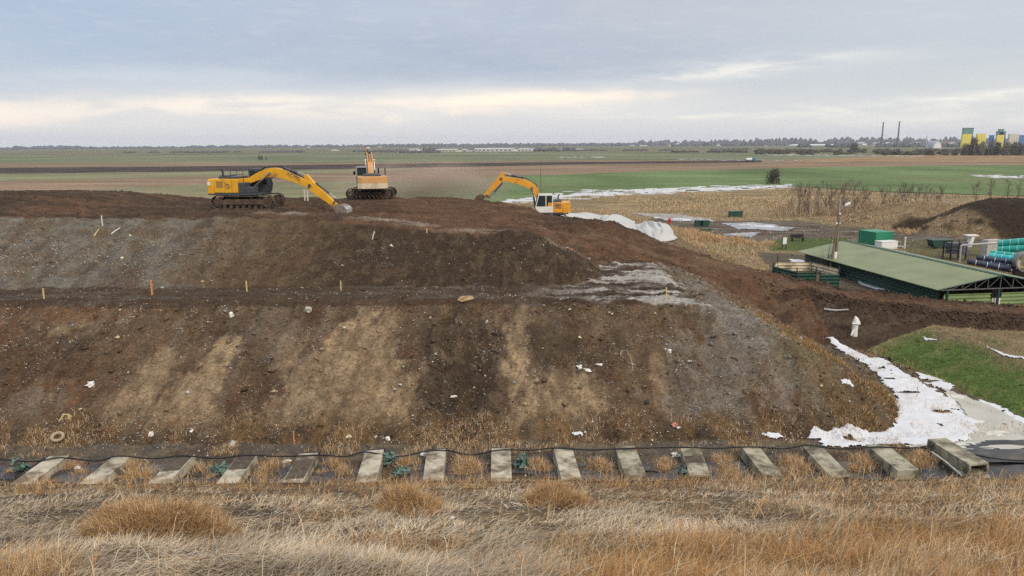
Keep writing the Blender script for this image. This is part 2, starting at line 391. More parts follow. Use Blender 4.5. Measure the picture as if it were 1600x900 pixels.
# little ridge of soil at the outer edge of the berm and of the crest
edge = np.exp(-((Z - ZB) / .25) ** 2) * np.exp(-((Y - 41) / .6) ** 2) * (X < 12)
Z = Z + 0.14 * edge * fbm(X * 1.2, Y * 1.2, 3, 77)
grd = (ZI == 0)
Z = Z + grd * ((fbm(X * .35, Y * .35, 4, 91) - .5) * 0.22 + (fbm(X * 2, Y * 2, 3, 92) - .5) * 0.07)
Z = np.where((ZI == 1), Z + (fbm(X * 1.2, Y * 1.2, 4, 95) - .5) * 0.16, Z)
em = np.minimum(np.minimum(X - xs[0], xs[-1] - X) / 5, (ys[-1] - Y) / 6)
Z = np.where(em < 1, Z * np.clip(em, 0, 1) - 0.40 * (1 - np.clip(em, 0, 1)), Z)
PADS = []
def pad(x, y, r=3.0, dz=0.0, z0=None):
    """level the ground where a machine or a building stands"""
    global Z
    q = np.hypot(X - x, Y - y); m = sst(r * 1.5, r * .8, q); z0 = (float(np.mean(Z[q < r])) if z0 is None else z0) + dz
    Z = Z * (1 - m) + z0 * m
    return Vector((x, y, z0))
E1 = hit(377, 326.0); E1 = pad(E1.x + .1, E1.y + 1.55, 2.6)
E2 = at(589, 311, 7.75); E2 = pad(E2.x, 71.0, 3.4, z0=aty(589, 311, 69.8).z)
E3 = aty(850, 349, 77.3); E3 = pad(E3.x, E3.y, 3.4, z0=aty(850, 348, 77.3).z)
bq = ((X - E1.x - 8.1) / 2.0) ** 2 + ((Y - E1.y + 1.7) / 1.7) ** 2; Z = Z - 1.0 * np.exp(-bq)
def Hn(x, y):
    """bilinear height of the finished (roughened) land"""
    x = np.asarray(x, float); y = np.asarray(y, float)
    i = np.clip(np.searchsorted(xs, x) - 1, 0, len(xs) - 2); j = np.clip(np.searchsorted(ys, y) - 1, 0, len(ys) - 2)
    fx = np.clip((x - xs[i]) / (xs[i + 1] - xs[i]), 0, 1); fy = np.clip((y - ys[j]) / (ys[j + 1] - ys[j]), 0, 1)
    r = (Z[j, i] * (1 - fx) + Z[j, i + 1] * fx) * (1 - fy) + (Z[j + 1, i] * (1 - fx) + Z[j + 1, i + 1] * fx) * fy
    return np.where(y < ys[0], np.maximum(11.35 - 0.4187 * y, r), r)
def P3(x, y, dz=0.0): return Vector((float(x), float(y), float(Hn(x, y)) + dz))

# ------------------------------------------------------------------ soil colours
SO = {k: np.array(v) for k, v in dict(
    brown=(.130, .085, .049), dark=(.050, .0315, .0200), red=(.122, .066, .038), rust=(.16, .076, .036), tan=(.34, .24, .14), grey=(.188, .153, .117), ggrey=(.168, .150, .122),
    pale=(.40, .37, .325), ash=(.20, .175, .145), mud=(.105, .085, .066), drygrass=(.26, .185, .10), ograss=(.30, .175, .07), green=(.085, .130, .030), olive=(.13, .12, .055), soil=(.12, .088, .060)).items()}
def lay(Cc, m, c): return Cc * (1 - m[..., None]) + np.asarray(c) * m[..., None]
Col = np.zeros(X.shape + (3,)) + SO['brown']
nA = fbm(X * .35, Y * .35, 5, 101); nB = fbm(X * 1.2, Y * 1.2, 5, 102); nS = fbm(X * 0.8 + .6 * nA, Y * 0.09, 5, 103, .6); nC = fbm(X * 2.5, Y * 1.2, 4, 104)
nF = fbm(X * 6, Y * 6, 3, 105)
def blob(px, py, rx, ry, soft=.5, amp=.9, seed=1, fr=.8, shear=0.0):
    """a stain of the land round the point seen at a photo pixel"""
    c = hit(px, py); up = hit(px, py - ry); dn = hit(px, py + ry)
    wx = rx / F_PX * c.y * 1.03; wy = max(.25, abs(up.y - dn.y) / 2)
    nn = (fbm(X * fr * 1.7 + .5 * nA, Y * fr * .6, 5, 200 + seed, .66) - .5) * 2.2 + (fbm(X * 2.4, Y * 1.7, 5, 230 + seed, .66) - .5) * 1.5
    q = np.sqrt(((X - c.x - shear * (Y - c.y)) / wx) ** 2 + ((Y - c.y) / wy) ** 2) + amp * nn
    return sst(1 + soft * .55, 1 - soft * .55, q) * (.72 + .5 * sst(.35, .6, nS))
low = (ZI == 2); upp = (ZI == 3)
lowf = low * 1.0; 
# lower slope
Col = lay(Col, sst(.45, .66, nS) * .35, SO['grey'] * .85)
Col = lay(Col, sst(.45, .68, nA) * .55 * low, SO['dark'] * 1.3)
Col = lay(Col, sst(.55, .66, nB) * .4 * low, SO['rust'] * .7)
Col = lay(Col, sst(.52, .62, nC * .5 + nS * .5) * .35 * low, SO['tan'] * .6)
mott = .45 + .75 * sst(.36, .6, fbm(X * 2.2, Y * 1.1, 5, 145, .62))
for b_, c_, k_ in [
    (blob(215, 600, 28, 60, seed=1), 'tan', .55), (blob(250, 585, 20, 55, seed=31), 'tan', .5), (blob(300, 620, 30, 50, seed=2), 'tan', .75), (blob(335, 580, 22, 60, seed=32), 'tan', .95), (blob(300, 655, 75, 22, seed=3), 'tan', .45), (blob(265, 640, 24, 40, seed=33), 'tan', .6),
    (blob(545, 555, 36, 65, seed=4), 'tan', .85), (blob(585, 580, 34, 75, seed=34), 'tan', .8), (blob(500, 600, 45, 50, seed=35), 'tan', .55), (blob(470, 640, 60, 30, seed=5), 'tan', .5), (blob(628, 628, 32, 36, seed=6, amp=.4), 'tan', .95), (blob(605, 520, 10, 45, seed=7), 'tan', .6), (blob(540, 655, 90, 26, seed=8), 'tan', .35), (blob(455, 540, 25, 25, seed=36), 'tan', .5),
    (blob(812, 580, 20, 95, seed=9), 'tan', .95), (blob(840, 650, 30, 50, seed=37), 'tan', .75), (blob(895, 620, 48, 36, seed=10, amp=.4), 'tan', .85), (blob(880, 665, 60, 20, seed=11), 'tan', .5), (blob(1030, 600, 16, 60, seed=12), 'tan', .55), (blob(770, 660, 40, 24, seed=38), 'tan', .35), (blob(110, 505, 30, 12, seed=39), 'tan', .5),
    (blob(725, 550, 60, 85, seed=13), 'dark', .85), (blob(690, 620, 40, 50, seed=14), 'dark', .8), (blob(750, 620, 40, 55, seed=40), 'dark', .7), (blob(60, 600, 60, 50, seed=15), 'red', .6), (blob(95, 610, 45, 45, seed=16), 'rust', .5), (blob(140, 485, 60, 14, seed=17), 'rust', .65), (blob(30, 500, 60, 25, seed=27), 'rust', .35),
    (blob(100, 560, 50, 34, seed=18), 'dark', .6), (blob(870, 530, 50, 60, seed=19), 'dark', .6), (blob(950, 560, 50, 40, seed=41), 'dark', .45), (blob(1000, 510, 60, 40, seed=29), 'tan', .15), (blob(680, 500, 60, 25, seed=42), 'dark', .4),
    (blob(1080, 600, 32, 80, seed=20), 'grey', 1.0), (blob(1130, 590, 26, 80, seed=43), 'grey', .8), (blob(1150, 520, 40, 45, seed=21), 'grey', .8), (blob(1090, 645, 60, 28, seed=22), 'grey', .7), (blob(1160, 488, 50, 20, seed=23), 'ash', .9),
    (blob(30, 650, 60, 36, seed=24), 'grey', .5), (blob(420, 520, 50, 36, seed=25), 'grey', .4), (blob(370, 500, 50, 26, seed=26), 'dark', .4), (blob(405, 590, 22, 60, seed=44), 'dark', .35),
    (blob(1290, 590, 60, 55, seed=28), 'olive', .4), (blob(1340, 640, 60, 46, seed=30), 'rust', .3), (blob(1220, 620, 40, 50, seed=45), 'rust', .3), (blob(1270, 540, 40, 40, seed=46), 'dark', .4)]:
    b_ = np.clip(b_ * mott * (.92 if c_ == 'tan' else .85 if c_ == 'dark' else 1.05), 0, 1)
    Col = lay(Col, b_ * k_ * low, SO[c_])
nT = fbm(X * 1.6, Y * 0.5, 4, 150)
toe_m = low * sst(33.2, 31.4, Y + 1.2 * (nB - .5)) * (X < 20)
Col = lay(Col, toe_m * .7, SO['dark'] * 1.2); Col = lay(Col, toe_m * sst(.45, .6, nT) * .6, SO['ograss'] * .6)
# berm: darker bench with grey crust
bench = low * (Z > ZB - .2)
Col = lay(Col, bench * .8, SO['dark'] * 1.25); Col = lay(Col, bench * sst(.55, .68, fbm(X * .25, Y * 1.6, 4, 111)) * .4, SO['ash'] * .7)
plat = bench * sst(.5, 3.0, X) 
pl = fbm(X * .35, Y * 1.5, 5, 112, .6)
Col = lay(Col, plat * sst(.40, .60, pl) * .85, SO['ash']); Col = lay(Col, plat * sst(.50, .60, pl) * sst(3, 6, X) * .9, SO['pale'] * .95); Col = lay(Col, plat * sst(.42, .34, pl) * .8, SO['dark'])
Col = lay(Col, low * sst(9.5, 13, X) * sst(42, 44, Y) * .5, SO['ash'] * .8)
Col = lay(Col, low * (X > 12) * sst(41, 46, Y) * sst(ZB - .1, ZB - 1.2, Z) * .8, SO['red'])
# upper slope: grey rubbish on the left, dark fresh soil on the right
Col = lay(Col, upp * 1.0, SO['brown'] * .95)
lg = sst(-15, -27, X + 5 * (nA - .5) * 2)
Col = lay(Col, upp * lg * (.35 + .65 * sst(.38, .6, nB)), SO['ggrey'] * .95); Col = lay(Col, upp * sst(-30, -38, X + 4 * (nA - .5)) * .6, SO['grey'])
Col = lay(Col, upp * sst(-20, -9, X + 4 * (nA - .5)) * .9, SO['dark'] * 1.0)
Col = lay(Col, upp * sst(.52, .66, nS) * .4, SO['dark'] * 1.2); Col = lay(Col, upp * sst(.55, .62, nC) * .25, SO['tan'] * .5)
top = upp * (Y > 52.8 - 2.8 * sst(-19, 2, X))
Col = lay(Col, top * .95, SO['dark'] * 1.35); Col = lay(Col, top * sst(-18, -6, X + 2 * (nA - .5)) * .85, SO['red'])
Col = lay(Col, top * sst(.5, .62, fbm(X * .2, Y * 1.3, 4, 120)) * .45, SO['red'] * 1.35); Col = lay(Col, top * sst(.55, .65, fbm(X * .25, Y * 1.1, 4, 121)) * .5, SO['dark'])
crest = np.exp(-((Y - (53.9 - 3.1 * sst(-19, 2, X))) / .45) ** 2) * upp * sst(-22, -18, X) * sst(6, 3, X)
Col = lay(Col, crest * sst(.38, .55, fbm(X * .3, Y * 2, 4, 122)) * .9, SO['grey'] * 1.25)
# ramp: reddish fresh fill
rm = (ZI == 4) | (ZI == 6)
Col = lay(Col, rm * 1.0, SO['red'] * .95); Col = lay(Col, rm * sst(.48, .62, fbm(X * .5, Y * .6, 5, 130)) * .6, SO['dark'] * 1.3); Col = lay(Col, rm * sst(.54, .66, fbm(X * .25, Y * 1.4, 5, 131)) * .35, SO['tan'] * .55)
Col = lay(Col, rm * (1.0) * np.exp(-(((X - 5.5) / 4.5) ** 2 + ((Y - 60) / 3.0) ** 2)) * .8, SO['dark'])
Col = lay(Col, (ZI == 6) * 1.0, SO['drygrass'] * .7)
# road and its bank
Col = lay(Col, roadm * 1.0, SO['dark'] * 1.35); Col = lay(Col, roadm * sst(1.5, .8, rd) * .8, SO['red'] * .95); Col = lay(Col, roadm * sst(.55, .65, fbm(X * .3, Y * 1.4, 4, 140)) * .4, SO['soil'])
# ground
Col = lay(Col, grd * 1.0, SO['soil']); nG = fbm(X * .12, Y * .12, 5, 160); nH = fbm(X * .5, Y * .5, 5, 161)
gr = grd & (Y > 50)
Col = lay(Col, gr * .85, SO['drygrass']); Col = lay(Col, gr * sst(.45, .6, nH) * .5, SO['ograss'] * .8); Col = lay(Col, gr * sst(.5, .65, nG) * .55, SO['olive'])
wrx = np.array
def zonepoly(pp, soft_noise=.6, seed=3, z=0.0):
    """1 inside a polygon of photo pixels laid on the ground plane z, with a ragged edge"""
    W = [at(a, b, z) for a, b in pp]; n = len(W)
    qx = X + soft_noise * (fbm(X * .7, Y * .7, 3, 300 + seed) - .5) * 2; qy = Y + soft_noise * 2 * (fbm(X * .7, Y * .7, 3, 310 + seed) - .5) * 2
    ins = np.zeros(X.shape, bool)
    for i in range(n):
        a, b = W[i], W[(i + 1) % n]
        c = (a.y > qy) != (b.y > qy)
        ins ^= c & (qx < (b.x - a.x) * (qy - a.y) / (b.y - a.y + 1e-12) + a.x)
    return ins * 1.0
mudz = zonepoly([(1010, 342), (1100, 345), (1240, 345), (1420, 366), (1600, 352), (1600, 378), (1450, 392), (1330, 378), (1240, 378), (1180, 378), (1120, 368), (1050, 352)])
Col = lay(Col, gr * mudz * .9, SO['mud']); Col = lay(Col, gr * mudz * sst(.5, .6, fbm(X * .3, Y * .9, 4, 170)) * .7, SO['dark'] * 1.3); Col = lay(Col, gr * mudz * sst(.55, .64, fbm(X * .2, Y * .8, 4, 171)) * .6, SO['ash'])
Col = lay(Col, gr * zonepoly([(1215, 372), (1330, 372), (1330, 395), (1200, 395)], seed=5) * .9, SO['green'] * .8)
Col = lay(Col, gr * zonepoly([(1380, 372), (1600, 378), (1600, 420), (1440, 420)], seed=6) * .7, SO['olive'] * .75)
Col = lay(Col, gr * zonepoly([(1180, 392), (1300, 400), (1420, 470), (1230, 460)], seed=7, z=.3) * .85, SO['mud'] * .9)
# floor of the ditch at the right toe and around the concrete blocks
fl = grd & (Y < 51)
Col = lay(Col, fl * 1.0, SO['mud'] * 1.05); Col = lay(Col, fl * sst(.45, .6, nB) * .5, SO['drygrass'] * .7); Col = lay(Col, fl * sst(.5, .62, nH) * .5, SO['dark'] * 1.5)
# grassed bank
bk = ZI == 1
Col = lay(Col, bk * 1.0, SO['olive'] * 1.1)
gm = sst(2.5, .9, B[1] * 1.0 + 1.1 * (nH - .5) + .5 * (nB - .5) + (Y < 0)) * sst(48, 44, Y)
Col = lay(Col, bk * sst(1.5, 1.0, B[1] + .7 * (nH - .5)) * .95, SO['green']); Col = lay(Col, bk * sst(1.15, 1.45, B[1] + .5 * (nH - .5)) * .8, SO['drygrass'] * .85)
Col = lay(Col, bk * sst(44, 47, Y + X * 0) * .8, SO['drygrass']); Col = lay(Col, bk * sst(.5, .7, nB) * .25, SO['drygrass'])
# far heaps
hm = ZI == 7
Col = lay(Col, hm * 1.0, SO['dark'] * .75); Col = lay(Col, hm * sst(.0, 1.0, (Y - 109 + 3 * (nH - .5) * 2) / 3) * .9, SO['drygrass'] * .8)
Col = lay(Col, hm * sst(66.5, 64.5, X + 2 * (nH - .5)) * sst(.35, .6, nH) * .95, SO['drygrass'] * .85)
Col = Col * (0.75 + 0.5 * nF)[..., None]

M_soil = vcmat('soil', lo=.42, hi=1.75, scale=8, bump=1.0, bscale=7, bdist=.14)  # strong colour grain also stands in for the small shadows of clods
def zone_object(name, ids):
    zf = ZI[:-1, :-1]; k = np.isin(zf, ids)
    ny, nx = X.shape
    j, i = np.nonzero(k)
    q = np.stack([j * nx + i, j * nx + i + 1, (j + 1) * nx + i + 1, (j + 1) * nx + i], 1)
    u, inv = np.unique(q, return_inverse=True)
    V = np.stack([X.ravel()[u], Y.ravel()[u], Z.ravel()[u]], 1)
    return tag(np_mesh(name, V, inv.reshape(q.shape), M_soil, col=Col.reshape(-1, 3)[u], smooth=True), kind='structure')
zone_object('landfill_hill', (2, 3)); zone_object('soil_ramp_hill', (4, 6)); zone_object('dirt_road', (5,)); zone_object('bank_terrain', (1,)); zone_object('near_ground', (0,)); zone_object('heap_hill', (7,))

# the bank under the camera
fx = steps([(-44, 40, .16)]); fy = steps([(-6, 5, .5), (5, 27.9, .14)])
FX, FY = np.meshgrid(fx, fy)
def front_h(x, y):
    z = 11.35 - 0.4187 * y
    return np.maximum(z, -.15) + (fbm(x * .5, y * .5, 4, 400) - .5) * .22 * sst(27, 23, y)
FZ = front_h(FX, FY)
fc = np.zeros(FX.shape + (3,)) + SO['drygrass'] * .6
fc = lay(fc, sst(.45, .6, fbm(FX * .8, FY * .8, 4, 401)), SO['soil'] * .8)
ny, nx = FX.shape; jj, ii = np.meshgrid(np.arange(ny - 1), np.arange(nx - 1), indexing='ij'); jj = jj.ravel(); ii = ii.ravel()
tag(np_mesh('camera_bank_terrain', np.stack([FX.ravel(), FY.ravel(), FZ.ravel()], 1), np.stack([jj * nx + ii, jj * nx + ii + 1, (jj + 1) * nx + ii + 1, (jj + 1) * nx + ii], 1), M_soil, col=fc.reshape(-1, 3), smooth=True), kind='structure')
# ------------------------------------------------------------------ the plain, its fields, snow and water
GZ = -0.38
def fieldmat(name, col, var=.3, scale=.05, st=(1, 1, 1), spots=None, amt=.3, rows=.25):
    m = pmat(name, col, rough=1.0, var=var, scale=scale, bump=0, spec=.05, stretch=st, dirt=spots, dirt_amt=amt, rnd=False)
    t = m.node_tree; b = t.nodes['Principled BSDF']; src = b.inputs['Base Color'].links[0].from_socket
    tcn = N(t, 'ShaderNodeTexCoord'); mp = N(t, 'ShaderNodeMapping'); mp.inputs['Scale'].default_value = (.012, .16, 1); mp.inputs['Rotation'].default_value = (0, 0, R_(-6)); L(t, tcn.outputs['Object'], mp.inputs[0])
    n_ = N(t, 'ShaderNodeTexNoise'); L(t, mp.outputs[0], n_.inputs['Vector']); n_.inputs['Scale'].default_value = 1.0; n_.inputs['Detail'].default_value = 7; n_.inputs['Roughness'].default_value = .7
    f_ = N(t, 'ShaderNodeTexNoise'); L(t, tcn.outputs['Object'], f_.inputs['Vector']); f_.inputs['Scale'].default_value = .5; f_.inputs['Detail'].default_value = 6; f_.inputs['Roughness'].default_value = .7
    k = M_(t, 'MULTIPLY', RAMP(t, n_.outputs[0], [(.3, 1 - rows), (.7, 1 + rows)]), RAMP(t, f_.outputs[0], [(.3, .75), (.7, 1.3)]))
    v = N(t, 'ShaderNodeVectorMath', operation='SCALE'); L(t, src, v.inputs[0]); L(t, k, v.inputs['Scale']); L(t, v.outputs[0], b.inputs['Base Color']); return m
n = 96; rad = 6500
def far(px, py, z=GZ, dmax=5600):
    p = at(px, py, z); d = math.hypot(p.x, p.y)
    if p.y < 0 or d > dmax:
        q = ray(px, py); k = dmax / math.hypot(q[0], q[1]); p = Vector((q[0] * k, q[1] * k, z))
    return p
pv = [(rad * math.cos(2 * math.pi * i / n), rad * math.sin(2 * math.pi * i / n), GZ) for i in range(n)]
mb = MB(); mb.add(pv, [tuple(range(n))])
tag(mb.build('plain_ground', fieldmat('plain', (.17, .15, .095), scale=.008, spots=(.10, .115, .05), amt=.5)), kind='structure')
def ragged(name, pts, z, mat, jit=0.0, kind='structure', sub=8, seed=1):
    """flat polygon through photo pixels on the plane z, edges broken up"""
    r = np.random.default_rng(seed); out = []
    for i in range(len(pts)):
        a, b = np.array(pts[i], float), np.array(pts[(i + 1) % len(pts)], float)
        for k in range(sub):
            p = a + (b - a) * k / sub
            if jit: p = p + r.normal(0, 1, 2) * np.array([jit * 4, jit * (0.25 if k == 0 else 1)])
            out.append(tuple(at(p[0], p[1], z)))
    m = MB(); m.add(out, [tuple(range(len(out)))])
    bm = bmesh.new(); me = bpy.data.meshes.new(name); me.from_pydata(m.v, [], m.f); bm.from_mesh(me)
    bmesh.ops.triangulate(bm, faces=bm.faces[:]); 
    for f in bm.faces:
        if f.normal.z < 0: f.normal_flip()
    bm.to_mesh(me); bm.free(); me.materials.append(mat)
    o = bpy.data.objects.new(name, me); C.objects.link(o)
    return tag(o, kind=kind)
FM = dict(green=fieldmat('winter_wheat', (.125, .172, .072), scale=.02, st=(1, .5, 1), spots=(.16, .15, .08), amt=.3), fargreen=fieldmat('far_wheat', (.150, .165, .095), scale=.006, spots=(.20, .165, .11), amt=.35), pale=fieldmat('pale_wheat', (.19, .19, .105), scale=.02, spots=(.24, .19, .12), amt=.45),
          plough=fieldmat('ploughed', (.062, .05, .043), scale=.05), brown=fieldmat('stubble', (.23, .16, .105), scale=.025, st=(.4, 2, 1), spots=(.12, .10, .055), amt=.35), tan=fieldmat('dry_meadow', (.25, .185, .105), scale=.08, spots=(.13, .115, .06), amt=.4),
          redtan=fieldmat('dry_reed', (.27, .18, .10), scale=.05))
ragged('brown_field', [(-200, 257), (300, 254), (640, 254), (900, 250), (1200, 249), (1600, 243), (1800, 240), (1800, 258), (1600, 258), (1250, 263), (1000, 269), (720, 281), (400, 302), (-200, 340)], GZ + .03, FM['brown'])
ragged('far_green_field', [(-200, 245), (300, 243), (600, 239), (900, 238), (1180, 239), (1350, 241), (1350, 246), (1200, 250), (900, 250), (600, 254), (300, 254), (-200, 256)], GZ + .06, FM['fargreen'], .25)
ragged('ploughed_field', [(-200, 264), (0, 262), (300, 260), (640, 255.5), (900, 253), (1190, 250.5), (1190, 253.5), (900, 257), (640, 262), (300, 268), (0, 271), (-200, 273)], GZ + .09, FM['plough'], .12)
ragged('olive_field', [(-200, 274), (0, 272), (300, 269), (640, 263), (640, 266), (300, 276), (0, 283), (-200, 287)], GZ + .09, FM['pale'], .3)
ragged('green_field', [(1800, 254), (1600, 257), (1250, 262), (1000, 268), (720, 279), (560, 287), (560, 340), (880, 306), (1100, 297), (1240, 291), (1380, 299), (1600, 306), (1800, 314)], GZ + .12, FM['green'], .25)
ragged('pale_green_field', [(560, 283), (400, 285), (250, 291), (100, 299), (100, 340), (560, 340)], GZ + .12, FM['pale'], .4)
ragged('dry_grass_field', [(500, 352), (880, 307.5), (1100, 298), (1240, 292), (1380, 300), (1600, 307), (1900, 316), (1900, 345), (500, 345)], GZ + .15, FM['tan'], .3)
ragged('far_tan_field', [(1400, 243), (1800, 237), (1800, 253), (1600, 254), (1330, 253), (1220, 255), (1300, 247)], GZ + .13, FM['redtan'], .2)

def snowmat():
    m = pmat('snow', (.61, .61, .62), rough=.75, var=.06, scale=2, bump=.35, bscale=4, dirt=(.50, .45, .38), dirt_amt=.2, spec=.3, rnd=False); return m
M_snow = snowmat()
M_snowf = pmat('old_snow', (.54, .53, .52), rough=.9, var=.15, scale=.5, spec=.1, rnd=False)
def strip(name, line, wpx, z, seed, breaks=.45, n=150):
    """a broken snow strip along a line of photo pixels (many small flat patches with real thickness)"""
    r = np.random.default_rng(seed); m = MB()
    L_ = np.array(line, float); seg = np.hypot(*(L_[1:] - L_[:-1]).T); tot = seg.sum()
    for k in range(n):
        s = r.random() * tot; i = 0
        while s > seg[i]: s -= seg[i]; i += 1
        p = L_[i] + (L_[i + 1] - L_[i]) * s / seg[i]
        ww = np.interp(p[0], *wpx) if isinstance(wpx, tuple) else wpx
        p = p + np.array([0, r.normal(0, .32) * ww])
        rx = r.uniform(3, 15) * max(.5, ww / 5); ry = r.uniform(.08, .34) * ww * .42
        ns = 9; top = []
        for q in range(ns):
            a = 2 * math.pi * q / ns; f = r.uniform(.55, 1.15)
            top.append(at(p[0] + rx * f * math.cos(a), p[1] - ry * f * math.sin(a), z))
        b = [(v.x, v.y, z) for v in top]; dz = .01 + .0003 * k
        cx = sum(v[0] for v in b) / ns; cy = sum(v[1] for v in b) / ns
        t = [(cx + (v[0] - cx) * .9, cy + (v[1] - cy) * .9, z + dz) for v in b]
        m.add(b + t, [tuple(range(ns, 2 * ns))] + [(q, (q + 1) % ns, ns + (q + 1) % ns, ns + q) for q in range(ns)])
    return tag(m.build(name, M_snowf), kind='stuff')
strip('snow', [(780, 316), (830, 311), (900, 305), (1000, 299), (1100, 296), (1240, 290)], ([780, 900, 1100, 1240], [4, 7.5, 6.5, 4]), GZ + .2, 1, n=330)
strip('snow', [(1520, 275), (1600, 277)], 4, GZ + .2, 2, n=70)
strip('snow', [(1180, 242), (1300, 243), (1440, 244)], 1.3, GZ + .2, 3, n=110)
strip('snow', [(870, 246), (945, 245.5)], 2.0, GZ + .2, 4, n=25)
strip('snow', [(1060, 249), (1160, 250.5)], 1.5, GZ + .2, 5, n=30)
strip('snow', [(1180, 250), (1290, 252)], 1.6, GZ + .2, 6, n=20)
strip('snow', [(760, 239), (830, 241)], 1.0, GZ + .2, 7, n=12)
def drape(name, polys, mat, dz, plane=None, res=.12, jag=.5, seed=1, kind='stuff', thick=.05, hole=.0, holefreq=.7, zoff=None):
    """a sheet lying on the land inside ragged polygons of photo pixels"""
    W = [[hit(a, b) if plane is None else at(a, b, plane) for a, b in pp] for pp in polys]
    allp = [v for pp in W for v in pp]
    gx = np.arange(min(v.x for v in allp) - 1, max(v.x for v in allp) + 1, res); gy = np.arange(min(v.y for v in allp) - 1, max(v.y for v in allp) + 1, res)
    GX, GY = np.meshgrid(gx, gy)
    qx = GX + jag * 2.4 * (fbm(GX * 1.3, GY * 1.3, 6, 500 + seed, .65) - .5); qy = GY + jag * 2.4 * (fbm(GX * 1.3, GY * 1.3, 6, 530 + seed, .65) - .5)
    ins = np.zeros(GX.shape, bool)
    for pp in W:
        one = np.zeros(GX.shape, bool)
        for i in range(len(pp)):
            a, b = pp[i], pp[(i + 1) % len(pp)]
            c = (a.y > qy) != (b.y > qy)
            one ^= c & (qx < (b.x - a.x) * (qy - a.y) / (b.y - a.y + 1e-12) + a.x)
        ins |= one
    if hole: ins &= fbm(GX * holefreq, GY * holefreq * 1.4, 4, 560 + seed) > hole
    soft = blur(ins.astype(float), 4)
    GZ_ = Hn(GX, GY) + dz + thick * (soft - .5) * 2 * (0.6 + .8 * fbm(GX * 1.5, GY * 1.5, 3, 590 + seed))
    if zoff is not None: GZ_ = zoff + 0 * GX
    ny, nx = GX.shape; k = ins[:-1, :-1] & ins[1:, 1:] & ins[:-1, 1:] & ins[1:, :-1]
    j, i = np.nonzero(k); q = np.stack([j * nx + i, j * nx + i + 1, (j + 1) * nx + i + 1, (j + 1) * nx + i], 1)
    u, inv = np.unique(q, return_inverse=True)
    return tag(np_mesh(name, np.stack([GX.ravel()[u], GY.ravel()[u], GZ_.ravel()[u]], 1), inv.reshape(q.shape), mat, smooth=True), kind=kind)
drape('snow', [[(1340, 560), (1372, 590), (1398, 615), (1402, 640), (1395, 668), (1345, 676), (1312, 670), (1272, 668), (1252, 682), (1290, 698), (1425, 699), (1512, 694), (1536, 668), (1512, 642), (1482, 622), (1445, 602), (1410, 582), (1380, 562)],
                [(1284, 529), (1330, 543), (1375, 566), (1400, 584), (1370, 584), (1335, 560), (1300, 542)], [(1425, 582), (1455, 588), (1492, 608), (1480, 613), (1440, 598)], [(1520, 622), (1560, 632), (1602, 655), (1602, 668), (1560, 650)],
                [(1192, 681), (1215, 678), (1238, 688), (1200, 689)]], M_snow, .04, res=.05, jag=.36, seed=3, hole=.25, holefreq=1.0)
drape('snow', [[(1232, 405), (1256, 407), (1285, 417), (1278, 421), (1240, 414)], [(1337, 437), (1360, 441), (1392, 453), (1370, 453), (1342, 444)]], M_snow, .03, plane=.3, res=.08, jag=.3, seed=8, thick=.03)
drape('snow', [[(1318, 596), (1334, 594), (1338, 602), (1322, 605)], [(1437, 526), (1466, 532), (1450, 534)], [(1528, 534), (1560, 548), (1604, 560), (1604, 565), (1555, 553)],
                [(1320, 630), (1328, 629), (1330, 634)], [(884, 676), (905, 672), (920, 676), (900, 680)]], M_snow, .04, res=.08, jag=.3, seed=9)
def watermat(name, col, rough):
    m = pmat(name, col, rough=rough, var=.12, scale=.8, bump=.08, bscale=6, spec=.5, rnd=False); return m
M_ice = watermat('murky_ice', (.44, .415, .345), .32); M_pud = watermat('puddle', (.22, .21, .20), .08)
drape('pond_water', [[(1468, 604), (1525, 626), (1560, 640), (1606, 664), (1606, 704), (1500, 706), (1400, 700), (1490, 690), (1520, 665), (1500, 640)]], M_ice, 0, res=.12, jag=.25, seed=21, kind='structure', zoff=.07)
drape('snow', [[(1470, 608), (1520, 628), (1560, 650), (1575, 684), (1500, 703), (1440, 700), (1500, 680), (1510, 650)]], pmat('slush', (.60, .575, .51), rough=.6, var=.12, scale=2, rnd=False), .05, res=.06, jag=.5, seed=41, hole=.47, holefreq=1.3, thick=.02)
def puddle(pts, seed): return ragged('puddle_water', pts, .10, M_pud, .5, sub=5, seed=seed)
drape('puddle_water', [[(980, 333), (1060, 335), (1118, 343), (1105, 348), (1040, 345)], [(1125, 349), (1180, 348), (1245, 356), (1228, 362), (1150, 358)], [(1125, 366), (1190, 363), (1180, 371), (1140, 369)], [(1360, 379), (1430, 384), (1410, 389)]], M_pud, .05, res=.25, jag=.9, seed=31, kind='structure')
drape('snow', [[(1010, 338), (1080, 341), (1128, 347), (1090, 347), (1030, 343)], [(1140, 351), (1200, 352), (1232, 357), (1170, 356)], [(1128, 366), (1180, 365), (1170, 371)], [(930, 306), (990, 308), (960, 311)], [(1200, 372), (1222, 373), (1210, 375)], [(1450, 380), (1500, 384), (1470, 386)]], M_snow, .06, res=.25, jag=1.6, seed=35, hole=.42, holefreq=.5)

